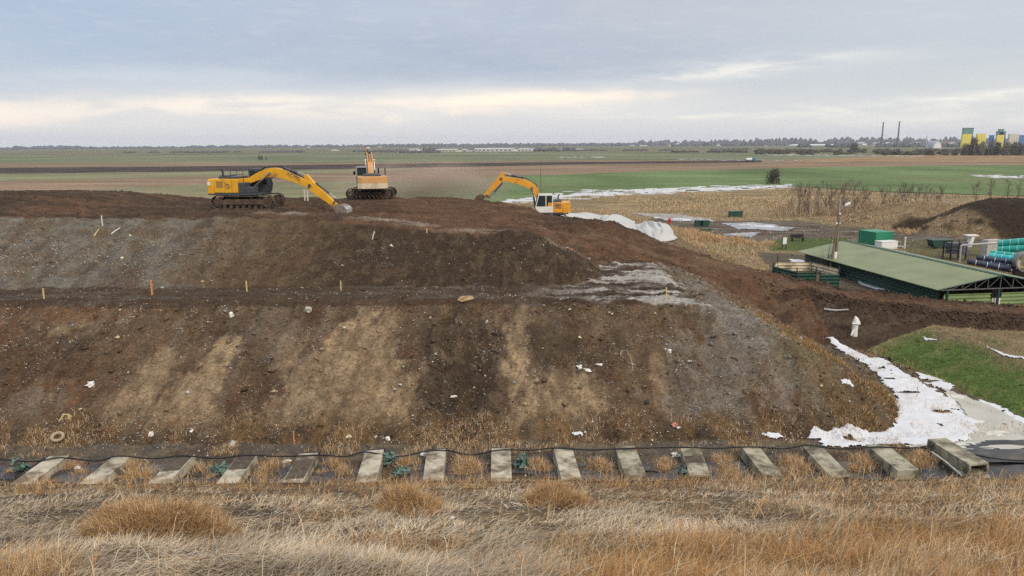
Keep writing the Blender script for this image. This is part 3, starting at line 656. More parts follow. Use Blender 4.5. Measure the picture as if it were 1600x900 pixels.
# ------------------------------------------------------------------ far woods, trees and the town
def leafmat(name, col, var=.35): return pmat(name, col, rough=1.0, var=var, scale=.3, spec=.05)
M_twig = leafmat('twigs', (.085, .07, .06)); M_scrub = leafmat('scrub', (.075, .068, .052)); M_far = leafmat('far_wood', (.105, .105, .105)); M_hazetwig = leafmat('hazed_twigs', (.20, .18, .155))  # the last twig colour is lightened to paint in distance haze
def wood(px0, px1, pyb, hpx, seed, depth=1.0, gap=0.0, name='far_woods', mat=M_far, step=1.5):
    """a far wood: several rows of ragged crowns, each row a band of real clumps"""
    r = np.random.default_rng(seed); m = MB(); n = int((px1 - px0) / step)
    for k in range(n):
        px = px0 + (px1 - px0) * r.random(); py = np.interp(px, [px0, px1], pyb) if isinstance(pyb, (list, tuple)) else pyb
        py = py + r.normal(0, .35) * depth
        if gap and vnoise(np.array(px * .05), np.array(seed * 3.3), 5) < gap: continue
        p = far(px, py, GZ, 5600 - 700 * r.random()); d = p.y; hgt = hpx / F_PX * d * r.uniform(.5, 1.15); wd = step * 2.2 / F_PX * d * r.uniform(.7, 1.5)
        rows = 3; ring = 6; V = []
        for a in range(rows + 1):
            rr = (1.0, 1.05, .72, .12)[a] * wd
            for q in range(ring): V.append((p.x + rr * math.cos(q * 1.047) * r.uniform(.75, 1.2), p.y + rr * math.sin(q * 1.047), GZ + hgt * (0, .4, .78, 1.0)[a] * r.uniform(.92, 1.05)))
        m.add(V, [(a * ring + q, a * ring + (q + 1) % ring, (a + 1) * ring + (q + 1) % ring, (a + 1) * ring + q) for a in range(rows) for q in range(ring)])
    return tag(m.build(name, mat), kind='stuff')
wood(-150, 420, (233.5, 230.5), 3.2, 1); wood(20, 132, (233, 232), 5.0, 2, step=2.5); wood(300, 1000, (231, 227.5), 4.2, 3); wood(600, 1250, (229, 226.0), 4.6, 4); wood(1000, 1750, (226, 223.5), 8.0, 5); wood(1180, 1560, (226, 224), 10.5, 6, gap=.3); wood(1250, 1620, (230, 229), 6, 33, gap=.35); wood(1050, 1300, (228, 227), 6, 34, gap=.3)
wood(150, 640, (239, 237), 2.6, 7, gap=.5); wood(600, 690, (239, 238.5), 3.8, 8, gap=.2); wood(830, 1200, (236, 234), 2.2, 9, gap=.5); wood(660, 760, (236, 236), 5.5, 31, gap=.4); wood(800, 900, (236, 235.5), 5, 32, gap=.4)
wood(1180, 1600, (240, 242), 5.0, 10, depth=2.0, gap=.25, mat=M_scrub); wood(1180, 1560, (237, 237), 4.0, 11, depth=2, gap=.3, mat=M_scrub); wood(1050, 1250, (238, 238), 2.8, 12, gap=.4, mat=M_scrub)

def bare_tree(seed, h, spread=.35, levels=4, lean=.08, thick=.03, up=.5, n0=7):
    """limbs and twigs of a leafless tree; returns trunk and crown shapes"""
    r = random.Random(seed); tr, cr = MB(), MB()
    def limb(mb, p, d, l, rad, lev, ns):
        pts = [p]; rs = [rad]; q = Vector(p); dd = Vector(d)
        for k in range(3):
            dd = (dd + Vector((r.uniform(-1, 1), r.uniform(-1, 1), r.uniform(-.3, .6))) * .16).normalized(); q = q + dd * l / 3; pts.append(q.copy()); rs.append(rad * (1 - .22 * (k + 1)))
        mb.tube(pts, rs, ns, cap=False)
        if lev <= 0: return
        for k in range(r.randint(2, 3) + (1 if lev == 1 else 0)):
            t = r.uniform(.35, 1.0); i = min(2, int(t * 3)); s = pts[i].lerp(pts[i + 1], t * 3 - i)
            a = r.uniform(0, 6.283); side = Vector((math.cos(a), math.sin(a), 0))
            nd = (dd * (.55 + up * .5) + side * r.uniform(.4, .9) * (spread / .35) + Vector((0, 0, up * .6))).normalized()
            limb(cr, s, nd, l * r.uniform(.5, .75), max(rs[i + 1] * .62, .0036), lev - 1, 3 if lev < 3 else 4)
    p = Vector((0, 0, -.15)); pts = [p]; rs = [h * thick]
    for k in range(5):
        p = p + Vector((r.uniform(-lean, lean) * h / 5, r.uniform(-lean, lean) * h / 5, h * .155)); pts.append(p.copy()); rs.append(h * thick * (1 - .15 * (k + 1)))
    tr.tube(pts, rs, 6)
    for k in range(n0):
        i = r.randint(1, 5); a = r.uniform(0, 6.283)
        d = Vector((math.cos(a) * spread * 1.6, math.sin(a) * spread * 1.6, r.uniform(.6, 1.2))).normalized()
        limb(cr, pts[i], d, h * r.uniform(.22, .36), rs[i] * .6, levels - 1, 4)
    limb(cr, pts[-1], Vector((0, 0, 1)), h * .3, rs[-1], levels - 1, 4)
    return tr, cr
M_bark = pmat('bark', (.075, .06, .05), rough=.95, var=.3, scale=4)
M_crown = pmat('brown_twigs', (.17, .13, .10), rough=1, var=.3, scale=2)
def tree_proto(name, seed, h, **k):
    t, c = bare_tree(seed, h, **k); e = empty(name, None, None)
    t.build('trunk', M_bark, e); c.build('crown', M_crown, e); return e
def copy_thing(o):
    c = o.copy(); C.objects.link(c)
    for ch in list(o.children):
        d = ch.copy(); C.objects.link(d); d.parent = c
        for g in list(ch.children):
            f = g.copy(); C.objects.link(f); f.parent = d
    return c
protos = [tree_proto('bare_tree', 100 + i, 1.0, spread=(.32, .25, .4, .3, .36)[i], levels=4, thick=.02, up=1.0, n0=13) for i in range(5)]
used = set()
def place_tree(i, loc, h, rz, label, group, name=None, squash=1.0):
    o = protos[i] if i not in used else copy_thing(protos[i]); used.add(i)
    o.location = loc; o.scale = (h * squash, h * squash, h); o.rotation_euler = (0, 0, rz)
    return tag(o, label, 'tree', group)
k = 0
for px, top in [(1236, 300), (1249, 296), (1256, 299), (1263, 297), (1277, 294), (1290, 293), (1297, 302), (1309, 296), (1316, 292), (1322, 300), (1334, 294), (1347, 300), (1352, 303), (1378, 302), (1388, 296), (1402, 301), (1411, 297), (1420, 300), (1432, 300), (1447, 298), (1456, 303), (1465, 301)]:
    g = at(px, 336 - (px % 7) * .4 - (px - 1236) * .008, 0); z = float(Hn(g.x, g.y)); place_tree(k % 5, (g.x, g.y, z), (335 - top) / F_PX * g.y * 1.06, k * 1.7, 'slender bare tree in the row along the edge of the green field', 'bare trees in the row beyond the green shed', squash=.85); k += 1
for px, base, top, lb in [(1524, 313, 288, 'small bare tree on the grassy mound, left of the dark earth heap'), (1548, 308, 284, 'small bare tree behind the ridge of the dark earth heap'), (1574, 303, 280, 'bare forked tree above the dark earth heap'), (1592, 300, 278, 'bare tree above the dark earth heap, at the picture edge')]:
    g = aty(px, base, 132); place_tree(k % 5, (g.x, g.y, max(g.z - .5, float(Hn(g.x, g.y)) - .1)), (base - top) / F_PX * g.y * 1.15, k * 1.3, lb, None); k += 1
# leafy-looking round bushes: dense twig balls
def bush_mb(seed, n=420, r0=.5, ln=.16, wd=.02, flat=1.0):
    r = random.Random(seed); m = MB()
    for i in range(n):
        while True:
            p = Vector((r.uniform(-1, 1), r.uniform(-1, 1), r.uniform(0, 1)))
            if .25 < p.length < 1 + .25 * math.sin(p.x * 5 + seed): break
        p = Vector((p.x * r0, p.y * r0, p.z * flat)); d = Vector((p.x * .8 + r.uniform(-.4, .4), p.y * .8 + r.uniform(-.4, .4), r.uniform(.2, .9))).normalized(); s = d.cross(Vector((r.uniform(-1, 1), r.uniform(-1, 1), r.uniform(-1, 1)))).normalized()
        l = ln * r.uniform(.5, 1.3); m.add([p - s * wd, p + s * wd, p + d * l], [(0, 1, 2)])
    return m
def bush(name, loc, w_, h_, seed, mat, label, group=None, n=420, cat='bush', wd=.02, ln=.16):
    e = empty(name, label, cat, loc, seed * .7, group); b = bush_mb(seed, n, ln=ln, wd=wd).build('crown', mat, e); b.scale = (w_, w_, h_)
    s = MB()
    for a in range(5): s.tube([(0, 0, -.1), (.12 * math.cos(a * 1.3) * w_, .12 * math.sin(a * 1.3) * w_, .3 * h_), (.3 * math.cos(a * 1.3 + .3) * w_, .3 * math.sin(a * 1.3 + .3) * w_, .75 * h_)], [.02 * h_, .014 * h_, .006 * h_], 4)
    s.build('trunk', M_bark, e); return e
g = at(1208, 287.5, GZ); bush('round_bush', g, 4.2, 5.0, 3, M_scrub, 'round leafless bush standing alone at the edge of the green field', n=900)
g = at(407, 250.5, GZ); bush('round_bush', g, 4.6, 4.6, 5, M_scrub, 'dark round bush alone in the far green field, the larger of two', n=500)
g = at(416, 250.0, GZ); bush('round_bush', g, 2.2, 3.6, 6, M_scrub, 'thin small bush right of the dark round bush in the far field', n=200)
for i, (px, b, h_, w_) in enumerate([(1452, 243, 9, 15), (1478, 243, 8, 10), (1492, 243, 9, 9), (1508, 243, 15, 13), (1520, 243, 19, 14), (1532, 243, 16, 13), (1546, 243, 17, 14), (1558, 243, 14, 13), (1572, 243, 17, 14), (1584, 243, 15, 13), (1596, 243, 16, 14), (1420, 242, 6, 14), (1400, 242, 6, 16), (1334, 238, 12, 10)]):
    g = at(px, b, GZ); s_ = g.y / F_PX * random.uniform(.85, 1.15)
    lb = 'dark leafless tree in the clump before the yellow and green silos' if px > 1500 else 'low dark bush in the hedge left of the silos' if px != 1334 else 'lone tree standing above the hedges left of the chimneys'
    bush('leafless_tree', g, w_ * s_ * .95, h_ * s_ * (1.3 if px > 1500 else 1.0), 20 + i, M_hazetwig, lb, 'trees before the silos' if px > 1500 else 'hedge bushes left of the silos' if px != 1334 else None, n=620, wd=.04, ln=.26, cat='tree' if px > 1500 or px == 1334 else 'bush')
g = at(1502, 316, 0); 
for i, (px, b, w_, h_) in enumerate([(1500, 317, 20, 22), (1482, 320, 16, 14), (1515, 315, 14, 20)]):
    g = aty(px, b, 128); bush('scrub_bush', (g.x, g.y, float(Hn(g.x, g.y)) - .1), w_ * .11, h_ * .11, 50 + i, M_twig, ['tangled bare bush on the grassy mound by the earth heap, tallest of three', 'low bare bush on the grassy mound, leftmost of three', 'narrow bare bush on the grassy mound, nearest the dark heap'][i], n=260)

# far buildings
def wallmat(name, c): return pmat(name, c, rough=.8, var=.08, scale=.2)
MW = dict(white=wallmat('white_wall', (.72, .70, .66)), cream=wallmat('cream_wall', (.6, .55, .45)), grey=wallmat('grey_wall', (.42, .43, .45)), yellow=wallmat('yellow_wall', (.74, .62, .10)), teal=wallmat('teal_wall', (.11, .23, .20)), blue=wallmat('blue_wall', (.06, .16, .36)),
          roof=wallmat('roof_sheet', (.5, .5, .5)), redroof=wallmat('red_roof', (.26, .09, .06)), dark=wallmat('dark_opening', (.03, .03, .035)), concrete=wallmat('chimney_concrete', (.17, .15, .15)))
def hall(name, px0, px1, pyb, hpx, wall, roof, label, cat='building', depth=25, pitch=.25, group=None, nwin=0):
    a = far(px0, pyb, GZ, 4300); b = far(px1, pyb, GZ, 4300); s_ = a.y / F_PX; wd = (b - a).length; h_ = hpx * s_
    e = empty(name, label, cat, ((a.x + b.x) / 2, a.y + depth / 2, GZ), math.atan2(b.y - a.y, b.x - a.x), group)
    m = MB(); m.bb(-wd / 2, wd / 2, -depth / 2, depth / 2, 0, h_ * (1 - pitch)); m.build('wall', wall, e)
    if pitch > 0:
        m = MB(); e0 = h_ * (1 - pitch); o_ = .02 * wd
        poly = [(-depth / 2 - .3, e0 - .02 * h_), (0, h_), (depth / 2 + .3, e0 - .02 * h_), (depth / 2 + .3, e0 + .06 * h_), (0, h_ * 1.07), (-depth / 2 - .3, e0 + .06 * h_)]
        V = [(-wd / 2 - o_, y, z) for y, z in poly] + [(wd / 2 + o_, y, z) for y, z in poly]; k = 6
        m.add(V, [tuple(range(k)), tuple(range(2 * k - 1, k - 1, -1))] + [(i, i + k, (i + 1) % k + k, (i + 1) % k) for i in range(k)]); m.build('roof', roof, e)
    if nwin:
        for q in range(nwin):
            x = -wd / 2 + wd * (q + .5) / nwin; m = MB(); m.bb(x - wd / nwin * .28, x + wd / nwin * .28, -depth / 2 - .15, -depth / 2 + .05, h_ * .25, h_ * .5); m.build('window', MW['dark'], e)
    return e
hall('factory_hall', 684, 716, 237.5, 4.2, MW['cream'], MW['roof'], 'long cream factory hall on the horizon, leftmost of the long pale halls', nwin=6)
hall('factory_hall', 724, 733, 237.2, 4.0, MW['grey'], MW['roof'], 'short grey hall between two long pale factory halls on the horizon', nwin=2)
hall('factory_hall', 744, 805, 236.8, 4.8, MW['white'], MW['roof'], 'longest white factory hall on the horizon, behind the small excavator', nwin=9)
hall('factory_hall', 808, 836, 236.4, 4.0, MW['white'], MW['roof'], 'white factory hall at the right end of the long pale halls', nwin=5)
hall('white_barn', 882, 897, 235.5, 3.8, MW['white'], MW['roof'], 'white barn on the horizon right of the long factory halls', nwin=2)
hall('white_barn', 900, 915, 235.3, 2.4, MW['cream'], MW['roof'], 'low cream shed beside the white barn on the horizon', nwin=2)
hall('white_barn', 626, 632, 239.0, 2.6, MW['cream'], MW['redroof'], 'small farmhouse with red roof left of the long factory halls', nwin=1)
hall('white_barn', 640, 655, 236.0, 3.2, MW['white'], MW['roof'], 'pale block half hidden by trees left of the factory halls', nwin=3)
hall('greenhouse', 1259, 1330, 228.5, 2.8, MW['white'], MW['white'], 'long low pale greenhouse at the far edge of the town', depth=60, pitch=.5)
hall('white_house', 1347, 1356, 227, 4.5, MW['white'], MW['roof'], 'white gabled house between greenhouse and left chimney', pitch=.4, nwin=2)
hall('white_house', 1371, 1381, 228, 4.8, MW['white'], MW['roof'], 'white block at the foot of the left chimney', pitch=.15, nwin=3)
hall('white_house', 1318, 1332, 229.5, 2.2, MW['white'], MW['roof'], 'low white shed at the right end of the greenhouse', pitch=.3)
for i, (a, b, y, h_) in enumerate([(1392, 1399, 227, 3.5), (1404, 1412, 226, 3.2), (1418, 1428, 227, 3), (1432, 1440, 226, 4), (1475, 1486, 226, 5), (1488, 1497, 227, 4), (1385, 1390, 226, 4), (1460, 1472, 227, 3), (985, 992, 227, 1.6), (1000, 1012, 227, 1.4), (1045, 1050, 224.5, 3), (1057, 1062, 224, 4), (1120, 1126, 226, 1.6), (1195, 1199, 229, 1.8), (480, 485, 231, 1.5), (518, 526, 235.5, 1.6), (590, 596, 230, 1.8), (1500, 1504, 226, 4)]):
    hall('town_house', a, b, y, h_, MW[('white', 'cream', 'grey')[i % 3]], MW[('roof', 'redroof', 'roof')[i % 3]], 'small pale town house far off near the horizon', pitch=.35, depth=12, group='houses of the far town')
def chimney(px, pt, pb, label):
    a = aty(px - 2.5, 229, 1900); s_ = 1900 / F_PX; h_ = (229 - pt) * s_
    e = empty('factory_chimney', label, 'chimney', (a.x, a.y, GZ)); hh = CAM_Z + (a.z - CAM_Z) + h_
    m = MB(); m.tube([(0, 0, 0), (0, 0, hh * .5), (0, 0, hh)], [2.4, 1.9, 1.4], 16); m.build('shaft', MW['concrete'], e)
    m = MB(); m.tube([(0, 0, hh), (0, 0, hh + 1.4)], [2.0, 2.0], 16); m.build('rim', MW['dark'], e)
chimney(1379.5, 193, 229, 'slim concrete factory chimney, left of the two, slightly the shorter'); chimney(1404.5, 192, 229, 'slim concrete factory chimney, right of the two, slightly the taller')
def silo_block(name, label, boxes, Yd=1750):
    """boxes: (px0, px1, ytop, ybottom, material, part, depth offset)"""
    c = aty((boxes[0][0] + boxes[0][1]) / 2, 226, Yd); e = empty(name, label, 'silo', (c.x, c.y, GZ)); s_ = Yd / F_PX
    for a, b, yt, mat, part, dy in boxes:
        pa = aty(a - 3, yt, Yd); pb_ = aty(b - 3, yt, Yd); m = MB()
        if part == 'silo_bin':
            n_ = 4; wd = (pb_.x - pa.x) / n_
            for q in range(n_): m.cyl((pa.x - c.x + wd * (q + .5), dy, 0), (pa.x - c.x + wd * (q + .5), dy, pa.z - GZ), wd * .66, 14)
        else:
            m.bb(pa.x - c.x, pb_.x - c.x, dy - 3, dy + 3, 0, pa.z - GZ); m.bb(pa.x - c.x - .6, pb_.x - c.x + .6, dy - 3.6, dy + 3.6, pa.z - GZ, pa.z - GZ + 1.2)
        m.build(part, mat, e)
    return e
silo_block('grain_silo', 'yellow grain silo with tall teal tower, left of the two works', [(1510, 1525.5, 200.5, MW['teal'], 'tower', 5), (1503, 1517, 209.5, MW['yellow'], 'silo_bin', -8), (1526, 1540, 209, MW['yellow'], 'silo_bin', -8)])
silo_block('grain_silo', 'yellow and cream grain silo with stepped teal tower, at the right', [(1563, 1576, 206, MW['teal'], 'tower', 5), (1566, 1573, 202.5, MW['teal'], 'tower_head', 5), (1557, 1568, 211, MW['yellow'], 'silo_bin', -8), (1576, 1591, 209.5, MW['cream'], 'silo_bin', -8)])
silo_block('warehouse', 'blue warehouse block at the right edge of the horizon', [(1591, 1610, 212, MW['blue'], 'wall', 0)]); silo_block('warehouse', 'narrow blue block between the two silo works', [(1551.5, 1557, 212, MW['blue'], 'wall', 3)])
c = aty(1459.5, 226, 1700); m = MB(); arc = [(10 * math.cos(math.pi * q / 12), 16 * math.sin(math.pi * q / 12)) for q in range(13)]; m.prism(arc, -14, 14)
e = empty('arched_hall', 'pale arched hall roof among the far town buildings', 'building', (c.x, c.y, GZ)); m.build('roof', MW['grey'], e); m = MB(); m.prism([(x * .8, z * .82) for x, z in arc], -14.4, -13.6); m.build('wall', MW['white'], e)
c = aty(1447, 226, 1700); m = MB()
for q in range(4): m.tube([(2.2 * (-1) ** (q // 2), 2.2 * (-1) ** (q % 2), 0), (0, 0, 30)], [.5, .3], 5)
for q in range(1, 6): m.box((0, 0, q * 5), (4.4 * (1 - q / 6) + .6, 4.4 * (1 - q / 6) + .6, .4))
tag(m.build('lattice_mast', MW['grey'], loc=(c.x, c.y, GZ)), 'thin lattice mast beside the arched hall in the far town', 'mast')
# tanker lorry on the far track
p = at(1172, 253.2, GZ); s_ = p.y / F_PX; e = empty('tanker_lorry', 'white tanker lorry with blue cab on the far field track', 'lorry', p, -.05); e.scale = (.95, .95, .95)
M_tyre = pmat('tyre_rubber', (.02, .02, .02), rough=.9); m = MB(); m.tube([(-3.2, 0, 2.0), (-3.0, 0, 2.0), (1.2, 0, 2.0), (1.4, 0, 2.0)], [.7, 1.05, 1.05, .7], 14); m.build('tank', MW['white'], e, smooth=True)
m = MB(); m.prism([(1.7, .8), (3.5, .8), (3.5, 1.9), (3.2, 3.0), (1.7, 3.0)], -1.1, 1.1); m.build('cab', MW['blue'], e, bevel=.08); m = MB(); m.bb(-3.2, 3.3, -.5, .5, .7, .95); m.build('chassis', MW['dark'], e)
for x in (-2.4, -1.2, 2.6):
    for y in (-.95, .95): m = MB(); m.cyl((x, y - .18, .5), (x, y + .18, .5), .5, 14); m.build('wheel', M_tyre, e)
# ------------------------------------------------------------------ the three excavators
def paint(name, col, dirt=(.12, .08, .055), amt=.25, rough=.45): return pmat(name, col, rough=rough, var=.1, scale=1.5, dirt=dirt, dirt_amt=amt, spec=.5, bump=.05, bscale=8)
M_yel = paint('yellow_paint', (.72, .36, .012), amt=.22); M_yel_old = paint('faded_orange_paint', (.54, .27, .085), dirt=(.50, .36, .22), amt=.45, rough=.65); M_yel3 = paint('warm_yellow_paint', (.70, .31, .022), amt=.3)
M_dgrey = paint('dark_grey_paint', (.055, .060, .070), amt=.25); M_cabgrey = paint('grey_cab_paint', (.33, .34, .33), amt=.25); M_wht = paint('white_paint', (.72, .69, .64), amt=.15); M_cream = paint('pale_panel', (.62, .52, .36), amt=.35)
M_track = pmat('muddy_track_steel', (.045, .034, .028), rough=.85, var=.4, scale=5, dirt=(.17, .115, .075), dirt_amt=.6, bump=.3, bscale=12)
M_trackdark = pmat('dark_track_steel', (.018, .015, .014), rough=.85, var=.4, scale=5, dirt=(.07, .05, .04), dirt_amt=.2)
M_under = pmat('rusty_undercarriage', (.075, .048, .034), rough=.9, var=.4, scale=4, dirt=(.16, .11, .07), dirt_amt=.4)
M_chrome = pmat('chrome_rod', (.45, .43, .40), rough=.35, metal=.9, var=.1); M_black = pmat('black_rubber', (.012, .012, .013), rough=.6, var=.2)
M_cylg = pmat('cylinder_grey', (.07, .075, .08), rough=.4, var=.15, spec=.5); M_bucket = pmat('earthy_bucket_steel', (.085, .055, .04), rough=.8, var=.35, scale=4, dirt=(.15, .095, .06), dirt_amt=.5, bump=.3)
M_bucketw = pmat('worn_bucket_steel', (.38, .36, .33), rough=.45, metal=.3, var=.2, scale=5); M_bucket1 = pmat('worn_brown_bucket', (.20, .155, .12), rough=.7, var=.35, scale=4); M_lamp = pmat('lamp_lens', (.75, .75, .7), rough=.2)
def glassmat():
    m = bpy.data.materials.new('tinted_glass'); m.use_nodes = True; b = m.node_tree.nodes['Principled BSDF']
    b.inputs['Base Color'].default_value = (.06, .085, .08, 1); b.inputs['Roughness'].default_value = .06; b.inputs['Transmission Weight'].default_value = .55; b.inputs['IOR'].default_value = 1.2; return m
M_glass = glassmat(); M_seat = pmat('seat_cloth', (.03, .03, .035), rough=.9)
def ribbon(pts, half, y0, y1, sm=3):
    """bent plate box (boom, stick) along points with half heights, in (x, z)"""
    P = [Vector((a, b)) for a, b in pts]; Hh = list(half)
    for _ in range(sm):                                             # corner cutting keeps the ends
        Q = [P[0]]; G = [Hh[0]]
        for i in range(len(P) - 1):
            if i > 0: Q.append(P[i].lerp(P[i + 1], .25)); G.append(Hh[i] * .75 + Hh[i + 1] * .25)
            if i < len(P) - 2: Q.append(P[i].lerp(P[i + 1], .75)); G.append(Hh[i] * .25 + Hh[i + 1] * .75)
        Q.append(P[-1]); G.append(Hh[-1]); P, Hh = Q, G
    up, dn = [], []
    for i, p in enumerate(P):
        t = (P[min(i + 1, len(P) - 1)] - P[max(i - 1, 0)]).normalized(); nrm = Vector((-t.y, t.x))
        up.append(tuple(p + nrm * Hh[i])); dn.append(tuple(p - nrm * Hh[i]))
    t = (P[-1] - P[-2]).normalized(); cap1 = tuple(P[-1] + t * Hh[-1] * .8); t0 = (P[0] - P[1]).normalized(); cap0 = tuple(P[0] + t0 * Hh[0] * .8)
    poly = up + [cap1] + dn[::-1] + [cap0]
    n = len(poly); m = MB(); V = [(x, y0, z) for x, z in poly] + [(x, y1, z) for x, z in poly]
    fs = [(i, (i + 1) % n, (i + 1) % n + n, i + n) for i in range(n)]
    k = len(up)
    side = [(i, i + 1, n - 2 - i - 0, n - 1 - i) for i in range(0)]
    # side plates as quads between the upper and the lower outline
    ui = list(range(k)); di = [n - 2 - i for i in range(k)]
    q1 = [(ui[i], di[i], di[i + 1], ui[i + 1]) for i in range(k - 1)] + [(ui[-1], di[-1], k), (ui[0], n - 1, di[0])]
    q2 = [tuple(reversed([j + n for j in f])) for f in q1]
    m.add(V, fs + q1 + q2); return m
def cylinder_ram(name, a, b, y, root, rb=.085, rr=.05, split=.55, mat=None):
    """hydraulic ram: barrel from a, bright rod (sub-part) to b"""
    A = Vector((a[0], y, a[1])); Bp = Vector((b[0], y, b[1])); mid = A.lerp(Bp, split)
    m = MB(); m.cyl(A, mid, rb, 12); m.cyl((A.x, y - .1, A.z), (A.x, y + .1, A.z), rb * 1.15, 10); o = m.build(name, mat or M_cylg, root, smooth=True)
    m = MB(); m.cyl(mid, Bp, rr, 10); m.cyl((Bp.x, y - .1, Bp.z), (Bp.x, y + .1, Bp.z), rr * 1.7, 10); m.build('rod', M_chrome, o, smooth=True); return o
def crawler(root, sgn, Lt, gauge, wd, rot, matb, hgt=1.0, zoff=0.0):
    """one crawler: shoe belt as the part; frame, sprocket, idler and rollers under it"""
    r = hgt / 2 - .04; n = 48; cx = Lt / 2 - r
    per = 2 * math.pi * r + 4 * cx; m = MB(); mb_ = Matrix.Rotation(rot, 3, 'Z'); yc = sgn * gauge
    def pt(s):
        s %= per
        if s < 2 * cx: return (-cx + s, r * -1, 0.0)
        s -= 2 * cx
        if s < math.pi * r: a = s / r; return (cx + r * math.sin(a), -r * math.cos(a), a)
        s -= math.pi * r
        if s < 2 * cx: return (cx - s, r - .05 * math.sin(math.pi * s / (2 * cx)), math.pi)
        s -= 2 * cx; a = s / r; return (-cx - r * math.sin(a), r * math.cos(a), math.pi + a)
    for i in range(n):
        x, z, a = pt(i * per / n); R1 = mb_ @ Matrix.Rotation(-a, 3, 'Y')
        c = mb_ @ Vector((x, yc, z + hgt / 2)); m.box(c, (per / n * .93, wd, .045), R1)
        nrm = mb_ @ Vector((math.sin(a) , 0, -math.cos(a))); m.box(c + nrm * .04, (.03, wd, .05), R1)
    belt = m.build('track', matb, root)
    def sub(name, f, mat, **k):
        q = MB(); f(q); q.v = [tuple(mb_ @ Vector(p)) for p in q.v]; return q.build(name, mat, belt, **k)
    z0 = hgt / 2
    sub('track_frame', lambda q: q.prism([(-cx + .25, z0 - .2), (cx - .1, z0 - .2), (cx - .1, z0 + .12), (cx - .6, z0 + .22), (-cx + .6, z0 + .22), (-cx + .25, z0 + .1)], yc - wd * .36, yc + wd * .36), M_under, bevel=.02)
    def spr(q):
        q.cyl((-cx, yc - wd * .4, z0), (-cx, yc + wd * .4, z0), r * .72, 18); q.cyl((-cx, yc - wd * .5, z0), (-cx, yc + wd * .5, z0), r * .4, 14)
    sub('sprocket', spr, M_under, smooth=True)
    sub('idler', lambda q: (q.cyl((cx, yc - wd * .38, z0), (cx, yc + wd * .38, z0), r * .82, 18), q.cyl((cx, yc - wd * .46, z0), (cx, yc + wd * .46, z0), r * .35, 12)), M_under, smooth=True)
    def rol(q):
        for i in range(7):
            x = -cx + .55 + i * (2 * cx - 1.0) / 6; q.cyl((x, yc - wd * .42, .17), (x, yc + wd * .42, .17), .12, 10)
        for x in (-.6, .7): q.cyl((x, yc - wd * .3, hgt - .16), (x, yc + wd * .3, hgt - .16), .08, 8)
    sub('rollers', rol, M_under, smooth=True)
    return belt
def bucket_shape(root, T, ang, w_, mat, sz=1.0, lip=None):
    """bucket hung on the pin T, opening direction turned by ang (radians)"""
    prof = [(-.12, .05), (.18, .16), (.55, .10), (.92, -.16), (1.08, -.52), (1.0, -.86), (.72, -1.06), (.30, -1.12)]
    inn = [(.30, -1.07), (.70, -1.0), (.93, -.82), (1.0, -.52), (.86, -.21), (.52, .03), (.18, .08)]
    def tr(p): c, s = math.cos(ang), math.sin(ang); return (T[0] + (p[0] * c - p[1] * s) * sz, T[1] + (p[0] * s + p[1] * c) * sz)
    m = MB(); shell = [tr(p) for p in prof]; ins = [tr(p) for p in inn]
    n = len(shell); k = len(ins)
    V = [(x, -w_ / 2, z) for x, z in shell] + [(x, w_ / 2, z) for x, z in shell]
    m.add(V, [(i, i + 1, i + 1 + n, i + n) for i in range(n - 1)])
    V = [(x, -w_ / 2 + .04, z) for x, z in ins] + [(x, w_ / 2 - .04, z) for x, z in ins]
    m.add(V, [(i, i + 1, i + 1 + k, i + k) for i in range(k - 1)])
    side = [tr(p) for p in prof + [(-.02, -.6)]]
    for y in (-w_ / 2, w_ / 2 - .05): m.prism(side, y, y + .05)
    for y in (-.2, .2): m.prism([tr(p) for p in ((-.16, .16), (.12, .2), (.5, .16), (.2, 0), (-.12, -.1))], y - .03, y + .03)
    o = m.build('bucket', mat, root)
    m = MB()
    for q in range(5):
        y = -w_ / 2 + .12 + q * (w_ - .24) / 4; a, b = tr((.34, -1.12)), tr((.02, -1.2)); c_ = tr((.34, -1.04))
        m.add([(a[0], y - .06, a[1]), (a[0], y + .06, a[1]), (c_[0], y + .06, c_[1]), (c_[0], y - .06, c_[1]), (b[0], y - .03, b[1]), (b[0], y + .03, b[1])], [(0, 1, 2, 3), (0, 4, 5, 1), (1, 5, 2), (2, 5, 4, 3), (3, 4, 0)])
    m.build('teeth', M_bucketw, o)
    if lip:
        m = MB(); p = [tr(q) for q in ((.93, -.17), (1.09, -.52), (1.01, -.87), (.99, -.86), (1.06, -.52), (.90, -.18))]; 
        m.prism([(x + .012 * math.cos(ang), z + .012 * math.sin(ang)) for x, z in p], -w_ / 2 + .06, w_ / 2 - .06); m.build('wear_plate', M_bucketw, o)
    return o
